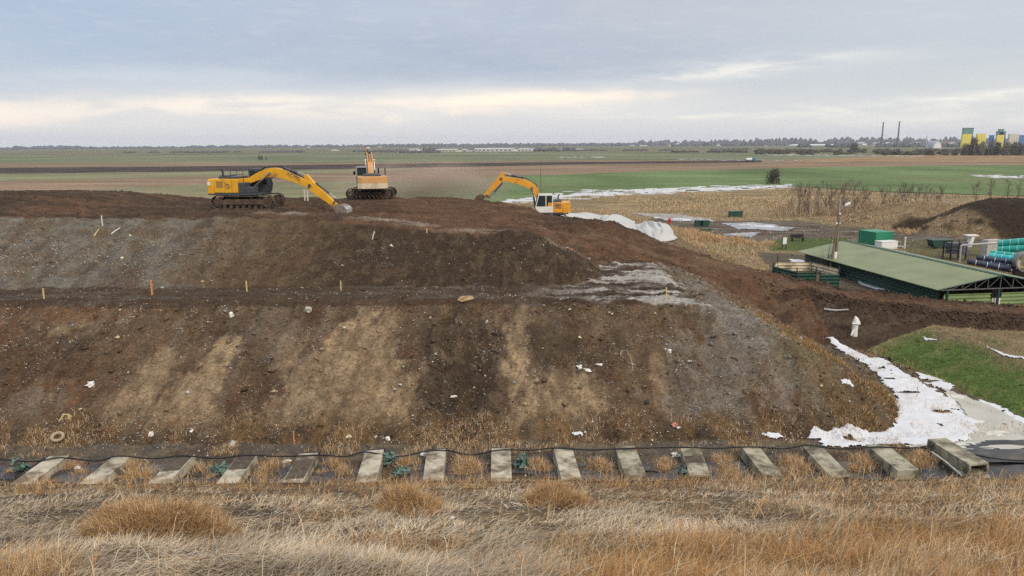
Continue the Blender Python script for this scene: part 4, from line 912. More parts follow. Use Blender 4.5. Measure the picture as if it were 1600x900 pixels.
def excavator(loc, heading, lower_rot, p):
    root = empty('tracked_excavator', p['label'], 'excavator', loc, heading, 'excavators on the landfill'); yel = p['yel']
    for s in (-1, 1): crawler(root, s, p['Lt'], p['gauge'], p['tw'], lower_rot, p['track'], p.get('th', 1.0))
    m = MB(); mr = Matrix.Rotation(lower_rot, 3, 'Z')
    m.box((0, 0, .62), (1.9, p['gauge'] * 2 - p['tw'] * .7, .34), mr)
    m.box((0, 0, .55), (1.0, p['gauge'] * 2, .22), mr); m.cyl((0, 0, .7), (0, 0, 1.1), .72, 24); m.build('undercarriage', M_trackdark, root, bevel=.03)
    xr, xf, z0, z1, hw = p['xr'], p['xf'], p['z0'], p['z1'], p['hw']
    # slewing deck and counterweight
    m = MB(); m.bb(xr + .3, xf + .95, -hw + .03, hw - .03, z0 - .16, z0 + .02); m.build('deck', M_dgrey, root, bevel=.02)
    m = MB(); cwx = xr + .85
    arcp = [(xr + .85, -hw), (xr + .3, -hw), (xr + .06, -hw * .72), (xr, -hw * .3), (xr, hw * .3), (xr + .06, hw * .72), (xr + .3, hw), (xr + .85, hw)]
    V = [(x, y, z0 - .06) for x, y in arcp] + [(x, y, z0 + .55) for x, y in arcp] + [(x + .05, y * .985, z1 - .02) for x, y in arcp]; q = len(arcp)
    m.add(V, [tuple(range(q - 1, -1, -1)), tuple(range(2 * q, 3 * q))] + [(j * q + i, j * q + (i + 1) % q, (j + 1) * q + (i + 1) % q, (j + 1) * q + i) for j in range(2) for i in range(q)])
    m.build('counterweight', p['cw'], root, bevel=.05)
    if p.get('cwlit'):  # cream strip paints in the light caught by the counterweight's lower face
        m = MB(); V = [(x - .014, y * 1.006, z0 - .02) for x, y in arcp[1:-1]] + [(x - .014, y * 1.006, z0 + .46) for x, y in arcp[1:-1]]; q = len(arcp) - 2
        m.add(V, [(i, i + q, i + 1 + q, i + 1) for i in range(q - 1)]); m.build('lit_band', M_cream, root)
    # engine housing, side boxes
    m = MB(); m.bb(xr + .87, xf - .42, -hw, hw, z0 + .025, z1); m.build('engine_housing', yel, root, bevel=.045)
    side = -p['cab']
    m = MB(); m.bb(xf - .40, xf + .1, side * hw - (0 if side < 0 else 1.0), side * hw + (1.0 if side < 0 else 0), z0 + .025, z1 - .28); m.bb(xf + .12, xf + .85, side * hw - (0 if side < 0 else .8), side * hw + (.8 if side < 0 else 0), z0 + .025, z0 + .48); m.build('tool_box', p['box'], root, bevel=.04)
    m = MB(); m.bb(xr + .95, xf - .75, -hw * .62, hw * .62, z1 + .003, z1 + .17); m.bb(xr + 1.0, xr + 1.6, -hw * .5, hw * .5, z1 + .17, z1 + .26); m.build('hood', M_dgrey, root, bevel=.04)
    m = MB(); ey = side * hw * .45; m.tube([(xr + 1.25, ey, z1 + .2), (xr + 1.25, ey, z1 + .52), (xr + 1.12, ey, z1 + .72)], [.075, .07, .075], 10); m.build('exhaust', M_black, root, smooth=True)
    m = MB()
    for y in (side * (hw - .06),):
        x0, x1 = xf - 1.0, xf + .05
        m.tube([(x0, y, z1), (x0, y, z1 + .62), (x0 + .06, y, z1 + .68), (x1 - .06, y, z1 + .68), (x1, y, z1 + .62), (x1, y, z0 + .5)], .02, 6); m.tube([(x0, y, z1 + .36), (x1, y, z1 + .36)], .016, 6); m.tube([((x0 + x1) / 2, y, z1 - .3), ((x0 + x1) / 2, y, z1 + .68)], .016, 6)
    m.build('handrail', M_black, root)
    # vents / panel lines on the housing
    m = MB()
    for y, s in ((-hw, -1), (hw, 1)):
        for q in range(7): m.bb(xr + 1.05, xr + 1.62, y - .008 if s < 0 else y - .004, y + .004 if s < 0 else y + .008, z0 + .42 + q * .075, z0 + .455 + q * .075)
        for xx in (xr + 1.75, xf - .95): m.bb(xx, xx + .015, y - .006, y + .006, z0 + .1, z1 - .06)
    m.build('grille', M_dgrey, root)
    # cab
    s = p['cab']; y0, y1 = sorted((s * (hw - 1.0), s * (hw + .02))); cz0, cz1, cx0, cx1 = z0 + .03, p['cz1'], p['cx0'], p['cx1']
    m = MB(); t = .07; pr = [(cx0, cz0), (cx1 - .12, cz0), (cx1, cz0 + .5), (cx1 - .02, cz0 + .85), (cx1 - .28, cz1), (cx0, cz1)]
    def frame_panel(y):
        m.bb(cx0, cx0 + .1, y, y + t, cz0 + .62, cz1 - .08); m.bb(cx0, cx1 - .3, y, y + t, cz1 - .1, cz1); m.prism([(cx0, cz0), (cx1 - .12, cz0), (cx1 - .02, cz0 + .48), (cx1, cz0 + .62), (cx0, cz0 + .62)], y, y + t)
        m.prism([(cx1, cz0 + .62), (cx1 - .09, cz0 + .62), (cx1 - .37, cz1 - .1), (cx1 - .28, cz1 - .1)], y, y + t); xm = cx0 + (cx1 - cx0) * .40; m.bb(xm - .045, xm + .045, y, y + t, cz0 + .62, cz1 - .1)
    frame_panel(y0); frame_panel(y1 - t)
    m.bb(cx0, cx0 + .06, y0 + t, y1 - t, cz0, cz0 + .9); m.bb(cx0 + .02, cx1 - .33, y0 + .01, y1 - .01, cz1, cz1 + .07); m.bb(cx0, cx1 - .12, y0 + t, y1 - t, cz0, cz0 + .06); m.prism([(cx1 - .14, cz0), (cx1 - .07, cz0), (cx1 + .0, cz0 + .5), (cx1 - .07, cz0 + .5)], y0 + t, y1 - t)
    cab = m.build('cab', p['cabm'], root, bevel=.012)
    xm = cx0 + (cx1 - cx0) * .40
    for y in (y0 + .03, y1 - .04):
        q = MB(); q.prism([(cx0 + .1, cz0 + .62), (xm - .045, cz0 + .62), (xm - .045, cz1 - .1), (cx0 + .1, cz1 - .1)], y, y + .012); q.build('window', M_glass, cab)
        q = MB(); q.prism([(xm + .045, cz0 + .62), (cx1 - .09, cz0 + .62), (cx1 - .37, cz1 - .1), (xm + .045, cz1 - .1)], y, y + .012); q.build('window', M_glass, cab)
    q = MB(); q.prism([(cx1 - .05, cz0 + .5), (cx1 - .035, cz0 + .5), (cx1 - .30, cz1), (cx1 - .315, cz1)], y0 + t, y1 - t); q.build('windscreen', M_glass, cab)
    q = MB(); q.bb(cx0 + .04, cx0 + .055, y0 + t, y1 - t, cz0 + .9, cz1 - .05); q.build('rear_window', M_glass, cab)
    q = MB(); q.bb(cx0 + .35, cx0 + .85, (y0 + y1) / 2 - .25, (y0 + y1) / 2 + .25, cz0 + .35, cz0 + .5); q.bb(cx0 + .28, cx0 + .4, (y0 + y1) / 2 - .25, (y0 + y1) / 2 + .25, cz0 + .5, cz0 + 1.15); q.build('seat', M_seat, cab, bevel=.03)
    q = MB(); q.box((cx1 - .1, (y1 if s > 0 else y0) + s * .16, cz1 - .55), (.05, .2, .34)); q.tube([(cx1 - .2, (y1 if s > 0 else y0), cz1 - .6), (cx1 - .1, (y1 if s > 0 else y0) + s * .12, cz1 - .55)], .015, 5); q.build('mirror', M_black, cab)
    # boom, stick
    F, B1, B2, E, Sx, T = [p[k] for k in ('F', 'B1', 'B2', 'E', 'S', 'T')]
    bw = p.get('bw', .27)
    ribbon([F, B1, B2, E], p['bh'], -bw, bw).build('boom', yel, root, bevel=.02)
    Fp = Vector(F); 
    ribbon([Sx, E, (Vector(E).lerp(Vector(T), .35)), T], p['sh'], -bw * .72, bw * .72, sm=2).build('stick', p.get('stickm', yel), root, bevel=.02)
    m = MB()
    for q, rr in ((F, .12), (E, .13), (T, .10)): m.cyl((q[0], -bw - .06, q[1]), (q[0], bw + .06, q[1]), rr, 12)
    m.build('pins', M_cylg, root, smooth=True)
    bb_ = Vector(B1).lerp(Vector(B2), .3)
    for y in (-bw - .13, bw + .13): cylinder_ram('boom_ram', (F[0] + .55, z0 + .12), (bb_.x, bb_.y - .05), y, root, .10, .06, .6, p.get('ram'))
    up = Vector(B2).lerp(Vector(E), .12); up.y += p['bh'][2] * .95 + .1
    cylinder_ram('stick_ram', tuple(up), tuple(Sx), 0, root, .10, .06, .58, p.get('ram'))
    tv = (Vector(T) - Vector(E)).normalized(); nv = p['out'] * Vector((-tv.y, tv.x))
    rk = Vector(E).lerp(Vector(T), .86) + nv * .48; ra = Vector(E).lerp(Vector(T), .12) + nv * .42
    cylinder_ram('bucket_ram', tuple(ra), tuple(rk), 0, root, .085, .05, .62, p.get('ram'))
    m = MB(); lk = Vector(E).lerp(Vector(T), .88); b0 = Vector(T) + Vector((math.cos(p['ang']), math.sin(p['ang']))) * .4 * p.get('bsz', 1) 
    for y in (-.24, .24):
        m.tube([(lk.x, y, lk.y), (rk.x, y, rk.y)], .05, 6); m.tube([(rk.x, y, rk.y), (b0.x, y * .8, b0.y)], .055, 6)
    m.build('linkage', M_bucket, root)
    bucket_shape(root, T, p['ang'], p['bkw'], p.get('bkm', M_bucket), p.get('bsz', 1.0), p.get('lip'))
    m = MB()
    for y in (-.1, .1):
        a, b, c_, d_ = Vector(B1), Vector(B2), Vector(B2).lerp(Vector(E), .5), Vector(E)
        off = [p['bh'][1] + .06, p['bh'][2] + .12, p['bh'][2] * .8 + .1, p['bh'][3] + .22]
        m.tube([(F[0] + .3, y, F[1] + .45), (a.x - .15, y, a.y + off[0]), (b.x, y, b.y + off[1]), (c_.x, y, c_.y + off[2]), (d_.x - .1, y, d_.y + off[3]), (Sx[0] + .1, y * 1.5, Sx[1] - .1)], .032, 6)
    m.build('hoses', M_black, root, smooth=True)
    return root
e1 = excavator(E1, R_(-9), R_(9), dict(label='clean yellow excavator with dark grey cab, boom stretched down to the crest', yel=M_yel, cw=M_yel, box=M_dgrey, cabm=M_dgrey, track=M_track, Lt=4.85, gauge=1.25, tw=.62, th=1.06, xr=-2.95, xf=.35, z0=1.22, z1=2.32, hw=1.42,
     cab=1, cz1=2.98, cx0=-.1, cx1=1.45, F=(-.15, 1.95), B1=(1.75, 2.78), B2=(2.9, 2.80), E=(5.35, 1.78), S=(5.02, 2.55), T=(7.45, .12), bh=(.17, .36, .36, .20), sh=(.14, .36, .30, .15), out=1, ang=R_(16), bkw=1.35, bsz=.82, lip=True, bkm=M_bucket1))
m = MB(); m.tube([(.0, 0, 0)] , .1, 3) if False else None
def ring(c, r, t, y0, y1, n=20):
    q = MB(); V = []
    for yy in (y0, y1):
        for rr in (r - t, r): V += [(c[0] + rr * math.cos(6.2832 * i / n), yy, c[1] + rr * math.sin(6.2832 * i / n)) for i in range(n)]
    fs = []
    for i in range(n):
        j = (i + 1) % n; fs += [(i, n + i, n + j, j), (n + i, 3 * n + i, 3 * n + j, n + j), (2 * n + i, i, j, 2 * n + j)]
    return q.add(V, fs)
ring((-.95, 1.78), .17, .045, -1.435, -1.425).build('emblem', M_dgrey, e1)
m = MB(); m.bb(-2.64, -2.38, -1.437, -1.415, 1.84, 2.10); m.build('sticker', M_wht, e1)
def lettering(txt, size, x, y, z, ang, parent, mat, mirror=False):
    cu = bpy.data.curves.new('lettering', 'FONT'); cu.body = txt; cu.size = size; cu.extrude = .004; cu.align_x = 'CENTER'; cu.align_y = 'CENTER'; cu.materials.append(mat); cu.resolution_u = 3
    o = bpy.data.objects.new('lettering', cu); C.objects.link(o); o.parent = parent
    me = bpy.data.meshes.new_from_object(o.evaluated_get(bpy.context.evaluated_depsgraph_get())); bpy.data.objects.remove(o); o = bpy.data.objects.new('lettering', me); C.objects.link(o); o.parent = parent
    c_, s_ = math.cos(ang), math.sin(ang); f = -1 if mirror else 1
    o.matrix_local = Matrix(((f * c_, -s_ * f, 0, x), (0, 0, -f, y), (s_, c_, 0, z), (0, 0, 0, 1))); return o
lettering('XCMG', .42, 4.05, -.275, 2.48, R_(-26), e1, M_dgrey); lettering('XE', .20, -2.25, -1.428, 1.95, 0, e1, M_dgrey) if False else None
e2 = excavator(E2, R_(103), R_(-103), dict(label='old orange excavator seen from behind, its arm raised above the engine', yel=M_yel_old, cw=M_yel_old, cwlit=True, box=M_yel_old, cabm=M_cabgrey, track=M_trackdark, Lt=4.3, gauge=1.15, tw=.6, th=.98, xr=-2.75, xf=.3, z0=1.08, z1=2.15, hw=1.36,
     cab=1, cz1=2.9, cx0=-.3, cx1=1.5, F=(.1, 1.8), B1=(1.3, 3.45), B2=(2.1, 3.9), E=(4.7, 4.1), S=(4.45, 4.7), T=(6.2, 2.2), bh=(.17, .33, .33, .19), sh=(.14, .32, .26, .15), out=1, ang=R_(-70), bkw=1.1, bsz=.85, stickm=M_yel_old))
e3 = excavator(E3, R_(180), R_(14), dict(label='yellow excavator with white cab, bucket reaching over the brown ridge', yel=M_yel3, cw=M_yel3, box=M_yel3, cabm=M_wht, track=M_track, Lt=4.2, gauge=1.15, tw=.6, th=.95, xr=-2.75, xf=.1, z0=1.15, z1=2.2, hw=1.36,
     cab=1, cz1=3.0, cx0=-.85, cx1=.95, F=(.3, 1.9), B1=(.95, 3.55), B2=(1.95, 4.2), E=(4.45, 4.62), S=(4.22, 5.2), T=(6.25, 2.75), bh=(.17, .36, .34, .2), sh=(.14, .34, .27, .15), out=-1, ang=R_(14), bkw=1.15, bsz=.85, stickm=M_yel3))
m = MB(); m.tube([(.35, -.2, 2.1), (.35, -.2, 5.6)], .018, 5); m.build('antenna', M_black, e3)
# two pale posts standing behind the boom of the first machine
for i, (px, lb) in enumerate([(476, 'pale wooden post on the plateau, left of the pair behind the boom'), (480.5, 'pale wooden post on the plateau, right of the pair behind the boom')]):
    q = aty(px, 307, 66); q.z = float(Hn(q.x, q.y)); m = MB(); m.tube([(0, 0, -.1), (0, 0, .6), (.01, 0, .9)], [.075, .07, .065], 8); m.box((.01, 0, .93), (.2, .16, .07))
    tag(m.build('wooden_post', pmat('pale_post', (.6, .53, .42), var=.15), loc=q), lb, 'post', 'pale posts on the plateau')
# ------------------------------------------------------------------ concrete culverts, liner, cable
M_conc = pmat('weathered_concrete', (.47, .415, .31), rough=.9, var=.18, scale=2.2, bump=.25, bscale=25, dirt=(.15, .115, .08), dirt_amt=.62)
M_mossc = pmat('mossy_concrete', (.37, .335, .24), rough=.9, var=.2, scale=2.2, bump=.25, bscale=25, dirt=(.11, .095, .06), dirt_amt=.62)
M_earth = pmat('loose_earth', (.085, .065, .045), rough=1, var=.35, scale=4, bump=.5, bscale=12)
BL = [((38, 749), (85, 714.5)), ((142, 750), (185, 713.5)), ((251, 750), (285, 713)), ((356, 748), (384, 711.5)), ((458, 748), (481, 709.5)), ((575, 743), (584, 705.5)), ((677, 740.5), (683, 704.5)), ((783, 740), (782, 703.5)), ((890, 740), (881, 701.5)),
      ((991, 738), (977, 697.5)), ((1096, 740), (1078, 697.5)), ((1205, 739), (1172, 696.5)), ((1311, 736), (1273, 698)), ((1418, 734), (1371, 695)), ((1526, 730), (1467, 692.5))]
BLAB = ['first concrete channel at the left end of the row, clean top, hollow end', 'second concrete channel from the left, clean top, hollow front end', 'third concrete channel from the left, dark dirt over its far half', 'fourth concrete channel from the left, beside a green rag, dirty far half',
        'fifth concrete channel from the left, dirt heaped across its middle', 'concrete channel with a green netting tangle on its right', 'seventh concrete channel from the left, pale, front end slightly open', 'eighth concrete channel, middle of the row, its sides pointing straight away', 'ninth concrete channel from the left, pale top, dark hollow end',
        'sixth concrete channel from the right end, closed mossy front face', 'fifth concrete channel from the right, dark stain across its top', 'fourth concrete channel from the right, narrow, half behind dry grass', 'third concrete channel from the right, thin slab over an open end', 'second concrete channel from the right, closed front with pale patch', 'last concrete channel at the right end, lifted clear on a lower slab']
HOLLOW = {0, 1, 3, 6, 8, 10, 12, 14}
BPOS = []
for i, ((fxp, fyp), (rxp, ryp)) in enumerate(BL):
    a = at(fxp, fyp, .50); b = at(rxp, ryp, .50); d = b - a; ln = 2.75; mid = (a + b) / 2; wd = .80 + (.06 if i in (9, 13) else 0); hh = .46 if i > 5 else .40
    rz = math.atan2(d.y, d.x) - math.pi / 2; BPOS.append((mid.x, mid.y, rz, ln))
    m = MB(); t = .085; random.seed(40 + i)
    if i in HOLLOW:
        m.bb(-wd / 2, wd / 2, -ln / 2, ln / 2, hh - t, hh); m.bb(-wd / 2, -wd / 2 + t, -ln / 2, ln / 2, t, hh - t); m.bb(wd / 2 - t, wd / 2, -ln / 2, ln / 2, t, hh - t); m.bb(-wd / 2, wd / 2, -ln / 2, ln / 2, 0, t)
    else:
        m.bb(-wd / 2, wd / 2, -ln / 2, ln / 2, 0, hh)
    m.v = [(x + random.uniform(-.012, .012), y + random.uniform(-.02, .02), z + random.uniform(-.008, .008)) for x, y, z in m.v]
    lift = random.uniform(-.05, .05) + (.18 if i == 14 else 0); e = empty('concrete_channel', BLAB[i], 'concrete channel', (mid.x, mid.y, lift), rz, 'row of concrete channels in the ditch')
    o = m.build('body', M_mossc if i > 8 else M_conc, e, bevel=.018); e.rotation_euler = (R_(random.uniform(-2.2, 2.2)), R_(random.uniform(-4, 4)), rz + R_(random.uniform(-1.5, 1.5)))
    if i in (2, 3, 4, 10):                                    # heaped dirt on the top
        nx, ny = 10, 22; y0, y1 = {2: (-.2, 1.36), 3: (-.05, 1.36), 4: (-.9, .75), 10: (-.15, .55)}[i]
        V = []; 
        for jy in range(ny + 1):
            for jx in range(nx + 1):
                u, v_ = jx / nx, jy / ny; x = -wd / 2 + .03 + (wd - .06) * u; y = y0 + (y1 - y0) * v_ + .12 * math.sin(u * 7 + i) * (1 if 0 < v_ < 1 else 0)
                V.append((x, y, hh + .004 + (.05 if i != 10 else .006) * math.sin(math.pi * u) ** .5 * math.sin(math.pi * min(1, v_ * 1.0)) ** .6 * random.uniform(.6, 1.2)))
        q = MB(); q.add(V, [(jy * (nx + 1) + jx, jy * (nx + 1) + jx + 1, (jy + 1) * (nx + 1) + jx + 1, (jy + 1) * (nx + 1) + jx) for jy in range(ny) for jx in range(nx)]); q.build('dirt', M_earth, e)
    if i in (4, 5, 6, 7, 8):                                   # dark strip of liner under the rear edge
        q = MB(); q.bb(-wd / 2 - .04, wd / 2 + .04, ln / 2 + .01, ln / 2 + .2, hh - .14, hh - .05); q.build('end_flap', M_black, e, bevel=.02)
    if i == 14:
        q = MB(); q.bb(-wd / 2 - .02, wd / 2 + .04, -ln / 2 - .05, ln / 2 - .4, -.19, -.04); q.build('lower_slab', M_conc, e, bevel=.015)
# black liner in the ditch
M_liner = pmat('black_liner', (.022, .023, .027), rough=.38, var=.25, scale=1.2, spec=.5, bump=.2, bscale=3, dirt=(.10, .08, .058), dirt_amt=.42, rnd=False)
gx = np.arange(-27, 30, .12); gy = np.arange(25.7, 28.6, .1); GX, GY = np.meshgrid(gx, gy)
wr = fbm(GX * .5, GY * 2.6, 4, 700) - .5
LZ = .05 + .22 * wr + .18 * sst(27.0, 25.8, GY) + np.maximum(0, .05 - .05 * np.abs(GY - 27.5)); LZ = np.maximum(LZ, np.where(GY < 27.1, 11.35 - .4187 * GY + .03, Hn(GX, GY) + .02))
ny, nx = GX.shape; jj, ii = np.meshgrid(np.arange(ny - 1), np.arange(nx - 1), indexing='ij'); jj, ii = jj.ravel(), ii.ravel()
keep = (fbm(gx[ii] * .6, gy[jj] * 1.5, 3, 705) + .12 * sst(14, 20, gx[ii])) > .36
jj, ii = jj[keep], ii[keep]
tag(np_mesh('plastic_liner', np.stack([GX.ravel(), GY.ravel(), LZ.ravel()], 1), np.stack([jj * nx + ii, jj * nx + ii + 1, (jj + 1) * nx + ii + 1, (jj + 1) * nx + ii], 1), M_liner, smooth=True), 'black plastic liner wrinkled along the ditch under the concrete channels', 'liner')
gx = np.arange(18.5, 31, .12); gy = np.arange(28.2, 30.9, .1); GX, GY = np.meshgrid(gx, gy); LZ = .10 + .30 * (fbm(GX * .25, GY * 2.2, 4, 710) - .4); ny, nx = GX.shape
jj, ii = np.meshgrid(np.arange(ny - 1), np.arange(nx - 1), indexing='ij'); jj, ii = jj.ravel(), ii.ravel(); keep = gy[jj] < 30.25 + .5 * fbm(gx[ii] * .6, gx[ii] * 0, 2, 715) - .25 * (gx[ii] < 21) * (21 - gx[ii]); jj, ii = jj[keep], ii[keep]
tag(np_mesh('plastic_liner', np.stack([GX.ravel(), GY.ravel(), LZ.ravel()], 1), np.stack([jj * nx + ii, jj * nx + ii + 1, (jj + 1) * nx + ii + 1, (jj + 1) * nx + ii], 1), M_liner, smooth=True), 'dark folded plastic sheet between the murky pond and the dry bank', 'liner')
# cable over the far ends of the channels
cpx = [(-60, 712), (0, 713), (50, 716), (95, 714), (150, 714), (185, 711.5), (240, 714), (285, 711), (340, 713), (385, 710), (440, 709), (500, 710), (540, 708), (570, 705), (620, 707), (665, 704), (700, 703), (735, 706), (780, 702), (830, 700), (865, 699), (920, 699.5), (970, 700), (1060, 698), (1120, 698), (1170, 697), (1225, 696), (1262, 694.5), (1310, 697), (1370, 697.5), (1420, 695.5), (1470, 694.5), (1500, 698), (1530, 707), (1570, 712), (1640, 717)]
pts = []
for px, py in cpx: q = at(px, py, .57); pts.append(Vector((q.x, q.y, .54 if min(abs(px - (b[1][0])) for b in BL) < 22 else .44 + .06 * math.sin(px))))
sm = []
for i in range(len(pts) - 1):
    for k in range(4):
        t = k / 4; p0, p1, p2, p3 = pts[max(i - 1, 0)], pts[i], pts[i + 1], pts[min(i + 2, len(pts) - 1)]
        sm.append(.5 * ((2 * p1) + (p2 - p0) * t + (2 * p0 - 5 * p1 + 4 * p2 - p3) * t * t + (3 * p1 - p0 - 3 * p2 + p3) * t ** 3))
m = MB(); m.tube(sm, .03, 7); tag(m.build('black_hose', M_black, smooth=True), 'long black hose laid over the far ends of the concrete channels', 'hose')
m = MB(); a = [at(x, y, .2) for x, y in [(100, 716), (70, 722), (40, 738), (10, 757), (-20, 775)]]; m.tube([(v.x, v.y, .25 + .1 * math.sin(k * 2)) for k, v in enumerate(a)], .07, 7); tag(m.build('black_hose', M_black, smooth=True), 'thick dark hose running down beside the leftmost concrete channel', 'hose')
a, b = at(1456, 706, .45), at(1503, 743, .2); m = MB(); m.tube([a, a.lerp(b, .5) + Vector((0, 0, .05)), b], .03, 6); tag(m.build('pale_pipe', pmat('pale_plastic', (.5, .5, .42))), 'thin pale pipe leaning beside the last concrete channel', 'pipe')

# ------------------------------------------------------------------ stakes, litter, rubbish big enough to name
M_stake = pmat('stake_wood', (.62, .48, .24), var=.15, rough=.8); M_stakew = pmat('stake_white', (.66, .62, .55), var=.1); M_stakeo = pmat('stake_orange', (.60, .27, .10), var=.15)
def stake(px, yt, yb, mat, label, lean=0.0, w_=.045):
    p = hit(px, yb); p.z = float(Hn(p.x, p.y)); h_ = (yb - yt) / F_PX * p.y * 1.06
    m = MB(); m.tube([(0, 0, -.15), (lean * .5 * h_, 0, h_ * .5), (lean * h_, 0, h_ * .94), (lean * h_, 0, h_)], [w_, w_, w_, w_ * .4], 4); o = m.build('survey_stake', mat, loc=p)
    return tag(o, label, 'stake', 'survey stakes on the landfill slopes')
stake(160.5, 339, 355, M_stakew, 'white stake high on the grey upper slope, far left'); stake(69, 451, 468, M_stake, 'yellow stake on the berm, leftmost of the row', 0.02)
stake(238, 438, 461, M_stakeo, 'orange brown stake on the berm, thickest of the row', w_=.06); stake(386, 440, 457, M_stake, 'yellow stake on the berm, third from the left'); stake(533, 438, 454, M_stake, 'pale stake on the berm, fourth from the left')
stake(581, 360, 372, M_stakew, 'white stake leaning right on the dark upper slope', .35); stake(667, 355, 362, M_stake, 'short pale stake just under the crest of the dark upper slope'); stake(1041.5, 450, 469, M_stake, 'pale stake on the grey platform at the right end of the berm', -.05)
stake(460, 673, 695, M_stakeo, 'thin wooden stake at the foot of the lower slope', w_=.03); stake(1432, 604, 624, M_stakeo, 'thin twig stake standing in the snow patch', w_=.02)
def lump(name, px, py, rad, mat, label, cat, sc=(1, 1, 1), seed=1, jit=.42, group=None):
    rad *= .78
    p = hit(px, py); p.z = float(Hn(p.x, p.y)) + rad * sc[2] * .35; random.seed(seed); m = MB(); m.ball((0, 0, 0), rad, 9, 6, jit, sc); o = m.build(name, mat, loc=p, rz=seed * .9)
    return tag(o, label, cat, group)
M_bag = pmat('white_plastic_bag', (.72, .68, .62), rough=.5, var=.15, scale=6, bump=.5, bscale=6); M_rock = pmat('pale_rock', (.42, .39, .34), var=.25, scale=5, bump=.3); M_green = pmat('green_netting', (.10, .17, .135), rough=.7, var=.5, scale=9, bump=.6, bscale=9, dirt=(.4, .42, .38), dirt_amt=.2)
lump('plastic_bag', 143, 605, .24, M_bag, 'white crumpled bag half way up the red brown lower slope', 'bag', (1.2, .9, .8), 1); lump('plastic_bag', 361, 497, .2, M_bag, 'white torn bag near the top of the lower slope', 'bag', (1.1, .8, 1), 2)
lump('pale_rock', 482, 483, .24, M_rock, 'pale grey rock near the top of the lower slope', 'rock', (1, .8, 1), 3); lump('clay_boulder', 728, 471, .34, pmat('clay', (.36, .25, .13), var=.25, bump=.3), 'ochre clay boulder under the edge of the berm', 'rock', (1.6, .9, .7), 4)
lump('plastic_bag', 905, 574, .2, M_bag, 'left white rag of the torn sheet in the middle of the lower slope', 'rag', (1.3, .9, .6), 5); lump('plastic_bag', 918, 578, .2, M_bag, 'long white rag right beside another on the lower slope', 'rag', (1.6, .9, .4), 6); lump('plastic_bag', 936, 572, .13, M_bag, 'small white scrap right of the two white rags', 'rag', (1.7, .9, .5), 7)
lump('plastic_bag', 236, 678, .17, M_bag, 'white plastic scrap at the foot of the lower slope', 'rag', (.9, .8, 1.1), 8); lump('plastic_bag', 300, 678, .13, M_bag, 'flat white scrap in rusty grass at the slope foot', 'rag', (1.5, .8, .5), 9); lump('pale_rock', 760, 502, .16, M_rock, 'pale stone below the clay boulder', 'rock', (.7, .7, 1.1), 10)
lump('plastic_bag', 709, 618, .14, M_bag, 'white scrap on the dark middle of the lower slope', 'rag', (1.6, .8, .5), 11); lump('pink_rag', 1054, 664, .2, pmat('pink_cloth', (.55, .22, .14), var=.2), 'salmon pink rag near the foot of the slope', 'rag', (1.4, .8, .5), 12); lump('plastic_bag', 545, 685, .16, pmat('cream_bag', (.66, .6, .42), var=.2, bump=.4), 'cream bag lying by the track at the slope foot', 'bag', (1.4, .8, .6), 13)
lump('plastic_bag', 606, 688, .13, M_bag, 'white knotted bag right of the cream bag', 'bag', (1, .8, 1.1), 14); lump('plastic_bag', 1046, 550, .16, M_bag, 'whitish scrap beside a dark hole in the slope', 'rag', (.8, .8, 1), 15); lump('pale_rock', 363, 698, .22, M_rock, 'pale bundle on the ground beyond the fourth channel', 'rock', (1, .8, .9), 16)
lump('plastic_bag', 662, 713, .16, M_bag, 'white bag against the left side of the seventh channel', 'bag', (1.1, .8, .9), 17); lump('plastic_bag', 448, 721, .17, M_bag, 'white scrap left of the fifth channel', 'rag', (1.3, .8, .5), 18); lump('plastic_bag', 706, 811, .07, M_bag, 'white scrap lying on the matted grey grass', 'rag', (1.2, .8, .6), 19)
lump('plastic_bag', 120, 733, .2, M_bag, 'white film in the grass between the first two channels', 'rag', (2.2, .8, .4), 20); lump('plastic_bag', 1056, 713, .2, M_bag, 'grey white bag left of the stained channel', 'bag', (1.2, .9, .8), 21)
for i, (px, py, r_, lb) in enumerate([(33, 730, .3, 'green netting tangle beside the leftmost channel'), (341, 733, .28, 'pale green netting at the left side of the fourth channel'), (606, 718, .3, 'green netting lump right of the sixth channel'), (624, 737, .28, 'second green netting lump lower right of the sixth channel'), (817, 724, .26, 'small green netting lump between eighth and ninth channel'), (1073, 739, .34, 'bright green netting wedged against the stained channel')]):
    q = at(px, py, .2); random.seed(i); m = MB()
    for k in range(26):
        a = random.uniform(0, 6.28); c0 = Vector((random.gauss(0, r_ * .5), random.gauss(0, r_ * .4), abs(random.gauss(.1, r_ * .4)))); d = [Vector((random.gauss(0, .12), random.gauss(0, .12), random.gauss(0, .10))) for _ in range(3)]
        m.add([c0 + d[0], c0 + d[1], c0 + d[2], c0 - d[0] * .8], [(0, 1, 2), (1, 3, 2), (0, 2, 3)])
    tag(m.build('netting_tangle', M_green, loc=(q.x, q.y, .08)), lb, 'netting', 'green netting by the concrete channels')
def torus(R, r, n=22, k=8):
    m = MB(); V = []
    for i in range(n):
        for j in range(k): a, b = 6.2832 * i / n, 6.2832 * j / k; V.append(((R + r * math.cos(b)) * math.cos(a), (R + r * math.cos(b)) * math.sin(a), r * math.sin(b)))
    return m.add(V, [(i * k + j, ((i + 1) % n) * k + j, ((i + 1) % n) * k + (j + 1) % k, i * k + (j + 1) % k) for i in range(n) for j in range(k)])
p = hit(91, 691); o = torus(.22, .07).build('old_tyre', pmat('dusty_tyre', (.34, .27, .18), var=.2), smooth=True); o.location = (p.x, p.y, float(Hn(p.x, p.y)) + .14); o.rotation_euler = (.5, .15, 0); tag(o, 'small dusty tan tyre ring at the foot of the slope', 'tyre')
